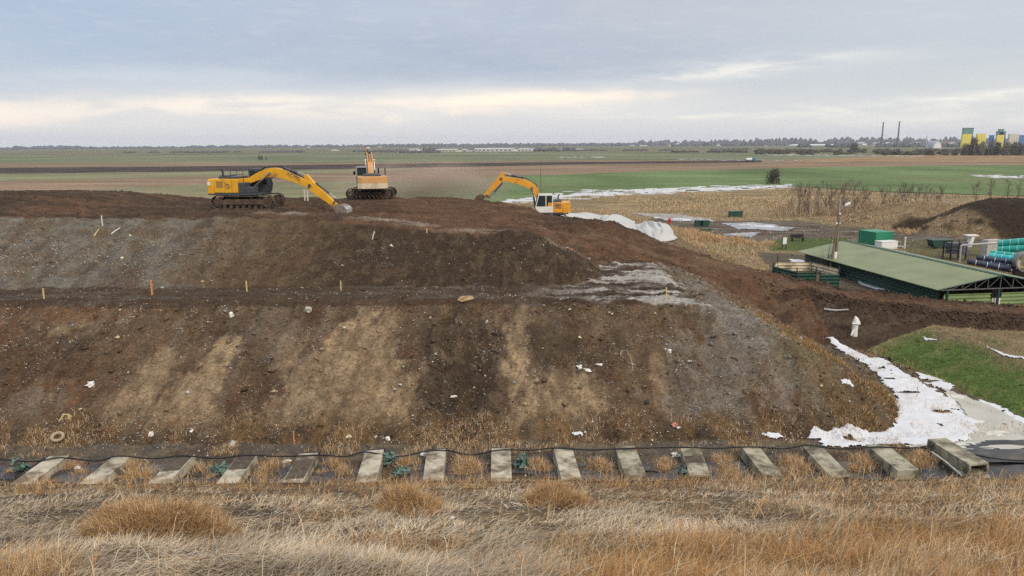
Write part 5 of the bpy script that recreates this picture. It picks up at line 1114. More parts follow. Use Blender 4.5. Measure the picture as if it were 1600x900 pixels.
p = hit(104, 660); m = MB(); m.tube([(-.2, 0, 0), (-.1, 0, .26), (.12, .03, .24), (.2, 0, -.02)], .035, 6); m.tube([(-.28, -.1, -.05), (-.1, 0, .26)], .03, 6); m.box((.15, .02, .1), (.16, .04, .2), (0, .3, 0)); tag(m.build('broken_chair_frame', M_stake, loc=(p.x, p.y, float(Hn(p.x, p.y)) + .05)), 'bent cream frame of a broken chair on the lower slope', 'chair frame')
# tilted boards and branches
def stick_on(px0, py0, px1, py1, r, mat, label, name='wood_lath'):
    a, b = hit(px0, py0), hit(px1, py1); a.z = float(Hn(a.x, a.y)) + r; b.z = float(Hn(b.x, b.y)) + r; mid = a.lerp(b, .5); mid.z = float(Hn(mid.x, mid.y)) + r * 1.3
    m = MB(); m.tube([a, mid, b], [r, r, r * .7], 5); return tag(m.build(name, mat), label, 'lath')
stick_on(174, 366, 188, 361, .05, M_stakew, 'white lath lying on the grey upper slope'); stick_on(147, 369, 155, 363, .04, M_stake, 'ochre lath on the grey upper slope, left of the white lath'); stick_on(1288, 484, 1325, 488, .09, M_rock, 'grey pole lying on the muddy ground by the road bank', 'grey_pole')
q = [hit(x, y) for x, y in [(969, 562), (971, 555), (978, 554), (984, 560), (988, 572), (989, 583)]]; m = MB(); m.tube([(v.x, v.y, float(Hn(v.x, v.y)) + .04) for v in q], .022, 5); tag(m.build('bent_pipe', pmat('dull_pipe', (.34, .27, .16))), 'bent ochre pipe looped on the lower slope', 'pipe')

# white wrapped well head in the gully
p = hit(1335, 522); p.z = float(Hn(p.x, p.y)); e = empty('well_head', 'white wrapped well post with pointed cap in the muddy gully', 'well post', p); s_ = p.y / F_PX * 1.05; h_ = 29 * s_
m = MB(); m.tube([(0, 0, -.1), (0, 0, h_ * .3), (.03, 0, h_ * .66)], [.20, .19, .17], 12); m.build('post', M_bag, e, smooth=True)
m = MB(); m.tube([(.05, 0, h_ * .60), (.06, 0, h_ * .66), (.02, 0, h_ * .86), (-.04, 0, h_ * 1.0)], [.27, .25, .15, .03], 9); m.build('cap', M_bag, e)
m = MB(); m.tube([(-.04, -.1, h_ * .35), (-.24, -.2, h_ * .12), (-.32, -.25, 0)], [.07, .06, .06], 8); m.cyl((-.1, -.12, h_ * .62), (-.26, -.16, h_ * .62), .06, 8); m.build('valve_pipe', M_bag, e)

# ------------------------------------------------------------------ white sheets over the rear slope
M_sheet = pmat('white_sheet', (.46, .45, .42), rough=.55, var=.1, scale=.8, bump=.15, bscale=5, spec=.4, dirt=(.45, .42, .36), dirt_amt=.15, rnd=False)
def sheet(name, pp, hump, label, seed, Yr, freq=1.3):
    """a sheet through a quad of world points with billows and folds; pp = px,py,y corners a(top left) b(top right) c(bottom right) d(bottom left)"""
    Q = [aty(*c_) for c_ in pp]; n = 48; V = []
    for j in range(n + 1):
        for i in range(n + 1):
            u, v_ = i / n, j / n; p = (Q[0].lerp(Q[1], u)).lerp(Q[3].lerp(Q[2], u), v_)
            e_ = (math.sin(math.pi * u) * math.sin(math.pi * v_)) ** .75
            f = float(vnoise(np.array(u * freq * 5 + v_ * 2.2), np.array(v_ * freq * .9), seed)) - .5
            z = p.z + hump * e_ + f * .75 * e_
            x = p.x + .5 * (float(vnoise(np.array(u * 4.), np.array(v_ * 4.), seed + 9)) - .5); y = p.y + .6 * (float(vnoise(np.array(u * 4.), np.array(v_ * 4.), seed + 19)) - .5)
            V.append((x, y, z))
    m = MB(); m.add(V, [(j * (n + 1) + i, (j + 1) * (n + 1) + i, (j + 1) * (n + 1) + i + 1, j * (n + 1) + i + 1) for j in range(n) for i in range(n)])
    return tag(m.build(name, M_sheet, smooth=True), label, 'sheet', 'white sheets on the rear slope')
sheet('white_sheet', [(812, 326, 90), (960, 338, 88), (985, 352, 80), (820, 340, 80)], .25, 'flat white sheet behind the white cab excavator', 1, 84)
sheet('white_sheet', [(945, 336, 86), (990, 345, 84), (1000, 372, 74), (930, 350, 76)], .9, 'middle white sheet bulging in a rounded fold', 2, 80)
sheet('white_sheet', [(980, 351, 82), (1040, 350, 82), (1060, 372, 75), (1010, 384, 70)], .95, 'pleated white sheet hanging at the right end', 3, 78, 2.6)
# ------------------------------------------------------------------ the green shed and the yard
def corrug(name, c, k=.25): return pmat(name, c, rough=.5, var=.16, scale=.45, spec=.4, dirt=tuple(v * .55 for v in c), dirt_amt=.1)
M_roofg = corrug('pale_green_roof', (.185, .21, .10)); M_dkgreen = corrug('dark_green_sheet', (.012, .055, .038)); M_ltgreen = corrug('light_green_board', (.19, .26, .11)); M_mint = corrug('mint_container', (.03, .22, .125)); M_steel = pmat('galvanised_steel', (.38, .38, .37), rough=.45, metal=.3, var=.15); M_woodp = pmat('old_pole_wood', (.19, .145, .10), var=.25, rough=.9)
M_white = pmat('white_board', (.74, .72, .68), rough=.5, var=.06)
g0 = .3
A_ = at(1465, 453, 1.75); B_ = at(1245, 392.5, 1.75); ax = (B_ - A_); Lb = ax.length; rzb = math.atan2(ax.y, ax.x) - math.pi / 2       # local +y runs away from the viewer, +x across
W_ = 10.8; M_truss = pmat('truss_steel', (.10, .105, .10), rough=.6)
sh = empty('green_shed', 'long low shed with pale green gable roof and dark green walls', 'shed', (A_.x, A_.y, g0), rzb)
rise, eave = 1.03, 1.75 - g0
n = 44
m = MB()
for s in (0, 1):                                     # two corrugated slopes
    V = []
    for j in range(2):
        for i in range(n * 4 + 1):
            y = Lb * i / (n * 4); z = .008 * (1 if i % 4 in (1, 2) else -1) * .7
            x = (W_ / 2 if j else (0 if s == 0 else W_)); V.append((x, y, eave + (rise if j else 0) + z))
    k = n * 4 + 1; V += [(x, y, z - .05) for x, y, z in V]
    f = [(i, i + 1, k + i + 1, k + i) for i in range(k - 1)] + [(2 * k + i + 1, 2 * k + i, 3 * k + i, 3 * k + i + 1) for i in range(k - 1)] + [(i, 2 * k + i, 2 * k + i + 1, i + 1) for i in range(k - 1)] + [(0, k, 3 * k, 2 * k), (k - 1, 3 * k - 1, 4 * k - 1, 2 * k - 1)]
    if s: f = [tuple(reversed(q)) for q in f]
    m.add(V, f)
roof = m.build('roof', M_roofg, sh)
m = MB(); m.prism([(W_ / 2 - .28, eave + rise - .02), (W_ / 2, eave + rise + .05), (W_ / 2 + .28, eave + rise - .02), (W_ / 2, eave + rise + .02)], -.03, Lb + .03); m.build('ridge_cap', M_dkgreen, roof)
m = MB()
for s in (0, 1): x0 = 0 if s == 0 else W_; m.tube([(x0 + .02 * (1 - 2 * s), -.02, eave - .02), (W_ / 2, -.02, eave + rise - .03)], .05, 5)
m.build('barge_board', M_dkgreen, roof)
def corr_wall(x0, y0, x1, y1, z0, z1, mat, name, parent, pitch=.28, amp=.03):
    """sheet wall with horizontal ribs"""
    m = MB(); nz = max(2, int((z1 - z0) / pitch * 4)); d = Vector((x1 - x0, y1 - y0)).normalized(); nx_, ny_ = -d.y, d.x; V = []
    for j in range(nz + 1):
        o_ = amp * (1 if j % 4 in (1, 2) else -1); z = z0 + (z1 - z0) * j / nz
        V += [(x0 + nx_ * o_, y0 + ny_ * o_, z), (x1 + nx_ * o_, y1 + ny_ * o_, z)]
    b = len(V); V += [(x - nx_ * .03, y - ny_ * .03, z) for x, y, z in V]
    f = [(2 * j, 2 * j + 1, 2 * j + 3, 2 * j + 2) for j in range(nz)] + [(b + 2 * j + 1, b + 2 * j, b + 2 * j + 2, b + 2 * j + 3) for j in range(nz)] + [(2 * nz, 2 * nz + 1, b + 2 * nz + 1, b + 2 * nz)]
    m.add(V, f); return m.build(name, mat, parent)
corr_wall(.75, Lb - .4, .75, .7, -.2, eave + .02, M_dkgreen, 'wall', sh); corr_wall(W_ - .75, Lb - .4, W_ - .75, .7, -.2, eave + .02, M_dkgreen, 'wall', sh); corr_wall(.8, Lb - .45, W_ - .8, Lb - .45, -.2, eave, M_dkgreen, 'wall', sh)
corr_wall(1.0, .55, W_ - 1.0, .55, -.2, .95, M_ltgreen, 'front_wall', sh)
m = MB(); m.bb(5.15, 5.85, .40, .50, .0, .55); m.build('white_box', M_white, sh); m = MB(); m.bb(5.1, 5.95, .42, .52, .56, 1.35); m.build('dark_doorway', M_black, sh)
m = MB(); ch = eave - .05; m.tube([(.3, .06, ch), (W_ - .3, .06, ch)], .06, 4)
for q in range(1, 10):
    x = W_ * q / 10; top = ch + rise * (1 - abs(x - W_ / 2) / (W_ / 2)); m.tube([(x, .06, ch), (x, .06, top)], .035, 4)
    x2 = W_ * (q + (1 if q < 5 else -1)) / 10; t2 = ch + rise * (1 - abs(x2 - W_ / 2) / (W_ / 2))
    if q != 5: m.tube([(x, .06, ch), (x2, .06, t2)], .03, 4)
m.build('truss', M_truss, sh)
for x in (1.0, W_ / 2, W_ - 1.0):
    m = MB(); m.bb(x - .07, x + .07, .1, .24, -.2, ch); m.build('post', M_dkgreen, sh)
def gp(px, py, z=None):
    p = hit(px, py) if z is None else at(px, py, z)
    p.z = float(Hn(p.x, p.y)); return p
# light pole with a raking strut, meter box and lamp
p = at(1304, 428, g0); e = empty('light_pole', 'leaning wooden light pole with one lamp before the green shed', 'light pole', p); s_ = p.y * 1.01 / F_PX; h_ = 118 * s_; 
m = MB(); m.tube([(0, 0, -.3), (.0, .05, h_ * .5), (.02, .1, h_ * .80)], [.17, .14, .12], 10); m.build('pole', M_woodp, e, smooth=True)
m = MB(); m.tube([(.02, .1, h_ * .78), (.03, .1, h_)], [.06, .05], 8); m.build('mast', M_steel, e)
m = MB(); m.tube([(-.65, -.3, -.2), (-.12, .0, h_ * .62)], [.11, .09], 8); m.build('strut', M_woodp, e)
m = MB(); m.tube([(.03, .1, h_ * .83), (.3, .05, h_ * .89), (.5, 0, h_ * .91)], .035, 6); arm = m.build('arm', M_steel, e); m = MB(); m.prism([(.45, h_ * .895), (.95, h_ * .925), (.98, h_ * .955), (.5, h_ * .93)], -.12, .12); m.build('lamp_head', M_white, arm, bevel=.03)
m = MB(); m.bb(-.28, -.02, -.30, -.16, h_ * .20, h_ * .30); m.build('meter_box', M_white, e, bevel=.02); m = MB(); m.bb(-.22, .2, .0, .2, h_ * .665, h_ * .685); m.build('bracket', M_white, e)
m = MB(); m.ball((.06, .0, h_ * .80), .11, 8, 6); m.build('floodlight', M_white, e)
t_, c_ = bare_tree(777, 3.6, spread=.5, levels=4, thick=.02, up=.6, n0=12); q = at(1293, 427, g0); e = empty('bare_shrub', 'bare branching shrub beside the foot of the light pole', 'shrub', q); t_.build('trunk', M_bark, e); c_.build('crown', M_twig, e)
# sheet metal pen
pz = g0; C_ = [at(x, y + 1, pz) for x, y in [(1207, 432), (1244, 441.5), (1274, 441), (1280, 447), (1310, 447), (1310, 432), (1268, 421), (1214, 421)]]
for z_ in C_: z_.z = pz
e = empty('sheet_pen', 'low pen of dark green ribbed sheets left of the light pole', 'pen', C_[0]); b0 = C_[0]
hp_ = 21 * C_[0].y / F_PX
for i, j, k in [(0, 1, 1.0), (1, 2, .9), (3, 4, 1.05), (5, 6, .75), (6, 7, .75), (7, 0, .75)]:
    a, b = C_[i] - b0, C_[j] - b0; corr_wall(a.x, a.y, b.x, b.y, -.2, hp_ * k * .85, M_dkgreen if i in (0, 1, 3) else M_cream, 'panel', e, .3, .04)
for i in range(8):
    a = C_[i] - b0; m = MB(); m.tube([(a.x, a.y, -.2), (a.x, a.y, hp_ * 1.15)], .045, 6); m.build('post', M_trackdark, e)
m = MB(); a, b = C_[2] - b0, C_[5] - b0; m.tube([(a.x, a.y, hp_ * .95), ((C_[3] - b0).x, (C_[3] - b0).y, hp_ * .95)], .03, 5); m.tube([((C_[4] - b0).x, (C_[4] - b0).y, hp_ * .95), (b.x, b.y, hp_ * .95)], .03, 5); m.build('rail', M_trackdark, e)
# containers behind the shed
def container(px0, px1, pxs, yb, yt, mat, label, name='storage_container', ribs=True):
    """near corner at px pxs; long side to px1, short side to px0"""
    c0 = at(pxs, yb, 0); s_ = c0.y / F_PX; h_ = (yb - yt) * s_ * 1.01; wl = (px1 - pxs) * s_ * 1.03; e = empty(name, label, 'container', c0, R_(8))
    dl = max(1.2, (pxs - px0) * s_ * 2.2); m = MB(); m.bb(0, wl, 0, dl, 0, h_); o = m.build('body', mat, e, bevel=.03); o.location = (0, 0, 0)
    sk = (pxs - px0) * s_ / dl
    for v in o.data.vertices: v.co.x -= 0
    e.rotation_euler.z = R_(14)
    m = MB()
    if ribs:
        for q in range(14): x = wl * (q + .5) / 14; m.bb(x - .05, x + .05, -.03, -.002, .1, h_ - .1)
        for q in range(9): y = dl * (q + .5) / 9; m.bb(-.03, -.002, y - .05, y + .05, .1, h_ - .1)
        m.build('ribs', mat, e)
    m = MB(); m.bb(-.04, wl + .04, -.04, dl + .04, h_ + .002, h_ + .07); m.build('lid', mat, e); return e
container(1349, 1399, 1367, 389, 364, M_mint, 'mint green container standing behind the shed roof ridge'); container(1374, 1406, 1377, 392, 378.5, M_white, 'small white box container before the mint green container', 'white_container', False)
# sign board
p = gp(1225, 393, 0); s_ = p.y / F_PX; e = empty('sign_board', 'blank white notice board on two legs beside the yard', 'sign', p, .1); m = MB(); m.bb(-3 * s_, 3.2 * s_, -.03, .03, 9 * s_, 19.5 * s_); m.build('board', M_white, e)
for x in (-3.2, 3.2): m = MB(); m.bb(x * s_ - .035, x * s_ + .035, .032, .1, -.1, 18 * s_); m.build('leg', M_trackdark, e)
p = gp(1246, 377, 0); s_ = p.y / F_PX; e = empty('park_bench', 'dark bench on the grass right of the notice board', 'bench', p, .1)
m = MB(); m.bb(-.9, .9, -.25, .2, .4, .48); m.build('seat', M_trackdark, e); m = MB(); m.bb(-.9, .9, .2, .26, .5, .9); m.build('backrest', M_trackdark, e)
for x in (-.75, .75): m = MB(); m.bb(x - .05, x + .05, -.2, .2, -.05, .4); m.build('leg', M_trackdark, e)
# green valve boxes and the red marker
M_vgreen = corrug('box_green', (.02, .06, .045))
for px, yb, w_, h_, lb in [(1090, 353, 8, 9, 'dark green cabinet, left of the pair by the puddle'), (1102, 353.5, 10, 9, 'dark green cabinet, right of the pair by the puddle'), (1102, 365, 15, 8, 'wide low green cabinet just below the pair'), (1149, 339, 20, 9, 'long dark green cabinet standing apart in the dry grass')]:
    p = gp(px, yb, 0); s_ = p.y / F_PX; e = empty('valve_cabinet', lb, 'cabinet', p, .15, 'green cabinets in the dry meadow'); w2, h2 = w_ * s_, h_ * s_
    m = MB(); m.bb(-w2 / 2, w2 / 2, -.45, .45, 0, h2 * .88); m.build('body', M_vgreen, e, bevel=.03); m = MB(); m.bb(-w2 / 2 - .06, w2 / 2 + .06, -.52, .52, h2 * .88 + .002, h2); m.build('lid', M_vgreen, e, bevel=.02)
    m = MB(); m.bb(-w2 * .2, w2 * .2, -.47, -.452, h2 * .2, h2 * .7); m.build('door', M_dkgreen, e)
p = gp(1097, 353, 0); m = MB(); m.bb(-.12, .12, -.1, .1, 0, .55); m.ball((0, 0, .6), .14, 8, 6); tag(m.build('meter_pillar', M_steel, loc=p), 'pale grey meter pillar between the two green cabinets', 'pillar')
p = gp(1046, 349, 0); m = MB(); m.tube([(0, 0, -.1), (0, 0, .55), (0, 0, .75), (0, 0, .95)], [.20, .20, .26, .18], 10); m.box((0, -.2, .5), (.3, .12, .2)); tag(m.build('hydrant', pmat('red_paint', (.55, .03, .02), var=.1, rough=.4), loc=p), 'red hydrant post in the grass by the long puddle', 'hydrant')
# pipe stacks, concrete ring and racks at the right edge
M_pteal = pmat('teal_pipe', (.01, .30, .24), rough=.35, var=.15, spec=.5, dirt=(.3, .45, .42), dirt_amt=.15); M_pcyan = pmat('turquoise_pipe', (.02, .38, .40), rough=.35, var=.15, spec=.5); M_pblue = pmat('dark_blue_pipe', (.018, .026, .055), rough=.4, var=.25, spec=.5)
def long_pipe(px0, py0, px1, py1, rpx, yd, mat, label, wrap=False):
    a, b = aty(px0, py0, yd), aty(px1, py1, yd - 1.5); r = rpx * yd / F_PX; e = empty('pipe', label, 'pipe', a, 0, 'pipes stacked beyond the shed'); d = b - a
    m = MB(); n_ = 16; u = d.normalized(); s1 = u.orthogonal().normalized(); s2 = u.cross(s1); V = []
    for rr in (r, r * .86):
        for t in (0, 1): V += [d * t + (s1 * math.cos(6.2832 * i / n_) + s2 * math.sin(6.2832 * i / n_)) * rr for i in range(n_)]
    f = []
    for i in range(n_): j = (i + 1) % n_; f += [(i, j, n_ + j, n_ + i), (2 * n_ + j, 2 * n_ + i, 3 * n_ + i, 3 * n_ + j), (j, i, 2 * n_ + i, 2 * n_ + j), (n_ + i, n_ + j, 3 * n_ + j, 3 * n_ + i)]
    m.add(V, f); m.build('tube', mat, e, smooth=True)
    m = MB()
    for t in (.18, .45, .72): m.tube([d * t, d * (t + .012)], r * 1.03, 16)
    m.build('straps', M_white, e); return e
yd = 74
for q in [(1559, 380.5, 1604, 377, 5.5, yd, M_pteal, 'topmost teal pipe of the stack at the right edge'), (1559, 390.0, 1602, 388, 5.5, yd - .3, M_pteal, 'second teal pipe from the top of the stack'), (1547, 395, 1596, 400, 4.4, yd - .8, M_pteal, 'teal pipe resting above the turquoise pipe'), (1545, 399.5, 1590, 405, 4.8, yd - 1.4, M_pcyan, 'bright turquoise pipe under the teal pipes'),
          (1526, 402, 1588, 411, 4.2, yd - 2.0, M_pblue, 'dark blue pipe, upper of the two under the teal stack'), (1512, 408, 1578, 421, 4.6, yd - 3.0, M_pblue, 'dark blue pipe, lower and longest of the stack'), (1540, 409, 1588, 418, 3.2, yd - 2.4, M_pblue, 'dark blue pipe squeezed between the other two dark pipes')]: long_pipe(*q)
p = aty(1602, 409, yd - 5); r_ = 15 * (yd - 5) / F_PX; m = MB(); n_ = 28; V = []
for rr in (r_, r_ * .88):
    for y in (-.9, .9): V += [(rr * math.cos(6.2832 * i / n_), y, rr * math.sin(6.2832 * i / n_)) for i in range(n_)]
f = []
for i in range(n_): j = (i + 1) % n_; f += [(i, n_ + i, n_ + j, j), (2 * n_ + i, 2 * n_ + j, 3 * n_ + j, 3 * n_ + i), (j, i, 2 * n_ + i, 2 * n_ + j)][:2] + [(i, j, 2 * n_ + j, 2 * n_ + i), (n_ + j, n_ + i, 3 * n_ + i, 3 * n_ + j)]
m.add(V, f); e = empty('concrete_ring', 'large grey concrete pipe ring at the right edge of the yard', 'concrete pipe', (p.x, p.y, p.z), -.42); m.build('ring', pmat('dark_concrete', (.20, .185, .165), var=.2), e)
m = MB(); m.bb(-r_ * .9, r_ * .9, -.9, .9, -p.z + .0, -r_ * .93); m.build('cradle', M_trackdark, e)
p = gp(1581, 424, .3); m = MB(); m.bb(-.5, .5, -.4, .4, 0, 1.0); m.bb(-.42, .42, -.3, .3, 1.0, 1.06); tag(m.build('concrete_block', M_rock, bevel=.03, loc=(p.x, p.y, .4), rz=.2), 'grey concrete block at the end of the dark blue pipes', 'block')
p = aty(1548, 397, 82); m = MB(); m.bb(-.9, .9, -.5, .5, 0, 2.0); m.bb(-.8, .8, -.4, .4, 2.0, 2.1); tag(m.build('concrete_block', M_rock, bevel=.04, loc=(p.x, p.y, .2), rz=.1), 'tall grey concrete block behind the teal pipes', 'block')
p = aty(1497, 408, 80); p.z = .2; e = empty('pipe_rack', 'black steel rack with shelves behind the shed', 'rack', p, .12); s_ = 80 / F_PX
for x in (-14, 0, 12):
    for y in (0, 1.2): m = MB(); m.bb(x * s_ - .05, x * s_ + .05, y - .05, y + .05, 0, 30 * s_); m.build('upright', M_trackdark, e)
for z in (12, 18, 24): m = MB(); m.bb(-14.5 * s_, 12.5 * s_, -.05, 1.25, z * s_ - .04, z * s_ + .04); m.bb(-12 * s_, 9 * s_, .1, 1.1, z * s_ + .05, z * s_ + .28); m.build('shelf', M_dgrey, e)
p = aty(1499, 409, 78); e = empty('pipe_gantry', 'pale steel pipe frame over the rack beside the pipes', 'frame', (p.x, p.y, .2)); s_ = 78 / F_PX; m = MB(); m.tube([(0, 0, 0), (0, 0, 29 * s_), (.15, 0, 30 * s_), (64 * s_, .3, 33 * s_)], .11, 8); m.build('beam', M_steel, e, smooth=True); m = MB(); m.tube([(64 * s_, .3, 33 * s_), (64 * s_, .3, 0)], .1, 8); m.build('leg', M_steel, e)
p = aty(1511, 400, 84); e = empty('loading_chute', 'white sloping chute standing behind the black rack', 'chute', (p.x, p.y, .2)); s_ = 84 / F_PX; m = MB(); m.prism([(-2 * s_, 14 * s_), (3 * s_, 14 * s_), (7 * s_, 31 * s_), (2 * s_, 31 * s_)], -.3, .3); m.build('body', M_white, e); m = MB(); m.box((3 * s_, 0, 32 * s_), (18 * s_, .8, .12)); m.build('top_tray', M_white, e); m = MB(); m.bb(-.2, .1, -.25, .25, 0, 14 * s_); m.build('stand', M_steel, e)
p = gp(1466, 389, 0); e = empty('green_skip', 'dark green skip lying on the grass left of the rack', 'skip', p, .1); m = MB(); m.prism([(-.95, .15), (.95, .15), (1.25, .95), (-1.25, .95)], -.6, .6); m.build('body', M_vgreen, e, bevel=.04); m = MB(); m.bb(-1.3, 1.3, -.66, .66, .953, 1.05); m.build('rim', M_vgreen, e)
p = gp(1413, 391, 0); m = MB(); m.tube([(0, 0, -.2), (0, 0, 1.3)], [.09, .08], 8); m.box((0, 0, 1.36), (.2, .2, .12)); tag(m.build('wooden_post', M_stakew, loc=p), 'pale post standing behind the ridge of the shed', 'post')
# row of fence stakes along the snowy field edge
random.seed(5); k = 0
for px in list(range(905, 1240, 17)):
    y_ = 308 - (px - 880) * .047; p = at(px + random.uniform(-4, 4), y_ - 2.5, GZ + .1); h_ = random.uniform(1.0, 1.5); m = MB(); m.tube([(0, 0, -.2), (random.uniform(-.06, .06), 0, h_)], [.06, .05], 5)
    tag(m.build('fence_stake', M_woodp, loc=p), 'thin wooden stake in the row along the snowy field edge', 'stake', 'stakes along the snowy field edge')
for px in list(range(1250, 1500, 14)):
    y_ = 301 + (px - 1240) * .02; p = at(px, y_ + 2, GZ + .1); m = MB(); m.tube([(0, 0, -.2), (random.uniform(-.06, .06), 0, 1.5)], [.07, .06], 5)
    tag(m.build('fence_stake', M_woodp, loc=p), 'thin fence stake at the near edge of the green field', 'stake', 'stakes at the near edge of the green field')
# ------------------------------------------------------------------ dry grass, weeds, litter, clods
def project(x, y, z):
    P = np.stack([x, y, z - CAM_Z], -1) @ RN
    return 800 + F_PX * P[..., 0] / -P[..., 2], 450 - F_PX * P[..., 1] / -P[..., 2]
def bladmat(name):
    m = bpy.data.materials.new(name); m.use_nodes = True; t = m.node_tree; b = t.nodes['Principled BSDF']
    a = N(t, 'ShaderNodeAttribute', attribute_name='Col'); L(t, a.outputs['Color'], b.inputs['Base Color']); b.inputs['Roughness'].default_value = .7; b.inputs['Specular IOR Level'].default_value = .15
    return m
M_blade = bladmat('dry_blades'); M_chip = bladmat('litter_chips')
def blades(name, x, y, z, length, width, dirx, diry, rise, col, parent=None, kind='stuff', sag=.25, g=None):
    """one mesh of bent blades: root, knee, tip; dir = horizontal throw, rise = vertical share"""
    g = g or rng; n = len(x); az = g.uniform(0, 2 * np.pi, n); wx, wy = np.cos(az) * width / 2, np.sin(az) * width / 2
    rt = np.sqrt(np.maximum(1e-4, 1 - np.minimum(rise, .999) ** 2)); tx, ty = dirx * rt * length, diry * rt * length; tz = rise * length
    kx, ky, kz = tx * .42, ty * .42, tz * (.5 + sag)
    V = np.empty((n, 5, 3)); 
    V[:, 0] = np.stack([x - wx, y - wy, z - .02], 1); V[:, 1] = np.stack([x + wx, y + wy, z - .02], 1)
    V[:, 2] = np.stack([x + kx - wx * .8, y + ky - wy * .8, z + kz], 1); V[:, 3] = np.stack([x + kx + wx * .8, y + ky + wy * .8, z + kz], 1); V[:, 4] = np.stack([x + tx, y + ty, z + tz], 1)
    b = (np.arange(n) * 5)[:, None]; F = np.concatenate([b + np.array([[0, 1, 3]]), b + np.array([[0, 3, 2]]), b + np.array([[2, 3, 4]])], 1).reshape(-1, 3)
    cc = np.repeat(col[:, None, :], 5, 1); 
    o = np_mesh(name, V.reshape(-1, 3), F, M_blade, parent, col=cc.reshape(-1, 3))
    return tag(o, kind=kind) if kind else o
PAL = {k: np.array(v) for k, v in dict(straw=(.68, .53, .33), beige=(.58, .48, .34), grey=(.44, .37, .285), tan=(.54, .35, .17), orange=(.46, .24, .085), brown=(.25, .135, .06), dark=(.10, .06, .035), olive=(.22, .22, .10), green=(.105, .175, .035), dgreen=(.065, .11, .024)).items()}
def pick(n, names, w, jit=.22, g=None):
    g = g or rng; w = np.array(w, float); i = g.choice(len(names), n, p=w / w.sum()); c = np.array([PAL[k] for k in names])[i]
    return np.clip(c * g.uniform(1 - jit, 1 + jit, (n, 1)), 0, .9)
def bank_samples(n, y0=750, y1=1010, x0=-360, x1=1900, pw=1.0):
    px = rng.uniform(x0, x1, n); py = y0 + (y1 - y0) * rng.random(n) ** pw
    d = np.stack([(px - 800) / F_PX, (450 - py) / F_PX, -np.ones(n)], 1) @ RN.T
    t = (11.35 - CAM_Z) / (d[:, 2] + .4187 * d[:, 1]); t = np.where((t > 2) & (t < 40), t, np.nan); k = np.isfinite(t) & (d[:, 1] * t < 27.6)
    x, y = (d[:, 0] * t)[k], (d[:, 1] * t)[k]; return x, y, px[k], py[k]
def orange_mask(px, py, x, y):
    n_ = fbm(x * .5, y * .5, 4, 801); n2_ = fbm(x * 1.6, y * 1.1, 3, 803)
    m = np.zeros(len(px))
    m = np.maximum(m, sst(776, 762, py + 14 * (n_ - .5) * 2) * .75)
    right = sst(1180, 1420, px + 260 * (n_ - .5)) * sst(752, 775, py) * .65; m = np.maximum(m, right)
    low = sst(818, 868, py + 60 * (n_ - .5) * 2 + (px - 1100) * .05) * sst(800, 980, px + 260 * (n2_ - .5)); m = np.maximum(m, low)
    left = sst(150, 40, px) * sst(850, 890, py); m = np.maximum(m, left * .6)
    m = np.maximum(m, sst(.60, .70, n_) * .55)
    return m * (.55 + .9 * n2_)
# flattened, combed grey straw
x, y, px, py = bank_samples(205000); om = orange_mask(px, py, x, y)
k = rng.random(len(x)) > om * .8; x, y, om = x[k], y[k], om[k]; n = len(x)
ang = (fbm(x * .6, y * .6, 3, 811) - .5) * 6.0 - .35 + rng.normal(0, .8, n); ln = rng.uniform(.12, .36, n) * (.7 + .6 * fbm(x * .8, y * .8, 2, 812)); wd = (.0022 + .00042 * y) * rng.uniform(.7, 1.5, n)
tone = fbm(x * .7, y * .9, 4, 813); c = pick(n, ['straw', 'beige', 'grey', 'brown', 'dark', 'tan'], [1.5, 3.6, 3.8, 1.1, .8, 1.4]); c *= (.78 + .42 * sst(.3, .68, tone))[:, None]
z0 = front_h(x, y); hump = .16 * sst(.45, .7, fbm(x * 1.1, y * 1.1, 3, 814))
blades('grass', x, y, z0 + hump * rng.random(n), ln, wd, np.cos(ang), np.sin(ang), np.clip(rng.normal(.16, .14, n), -.05, .7), c, sag=.12)
# standing orange and tan stalks
x, y, px, py = bank_samples(205000); om = orange_mask(px, py, x, y); k = rng.random(len(x)) < om; x, y, px, py = x[k], y[k], px[k], py[k]; n = len(x)
ang = rng.normal(.1, 1.0, n) + (rng.random(n) < .25) * np.pi; cl = fbm(x * .9, y * .9, 3, 821); ln = rng.uniform(.16, .52, n) * (.5 + 1.0 * sst(.3, .7, cl)); ln *= np.where(py < 775, 1.15, 1.0) * np.where(py > 850, .72, 1.0)
wd = (.0020 + .00034 * y) * rng.uniform(.7, 1.4, n); tone = fbm(x * .6, y * .6, 4, 823); warm = sst(.42, .6, tone)[:, None]
c = pick(n, ['tan', 'straw', 'orange', 'brown'], [4, 2.6, 2, 1.3]) * (1 - warm) + pick(n, ['orange', 'tan', 'brown', 'straw'], [5.2, 2.4, 1.4, .7]) * warm
c *= (.6 + .7 * cl)[:, None]
blades('grass', x, y, front_h(x, y), ln, wd, np.cos(ang), np.sin(ang) * .7, np.clip(rng.normal(.6, .27, n), .1, .99), c)
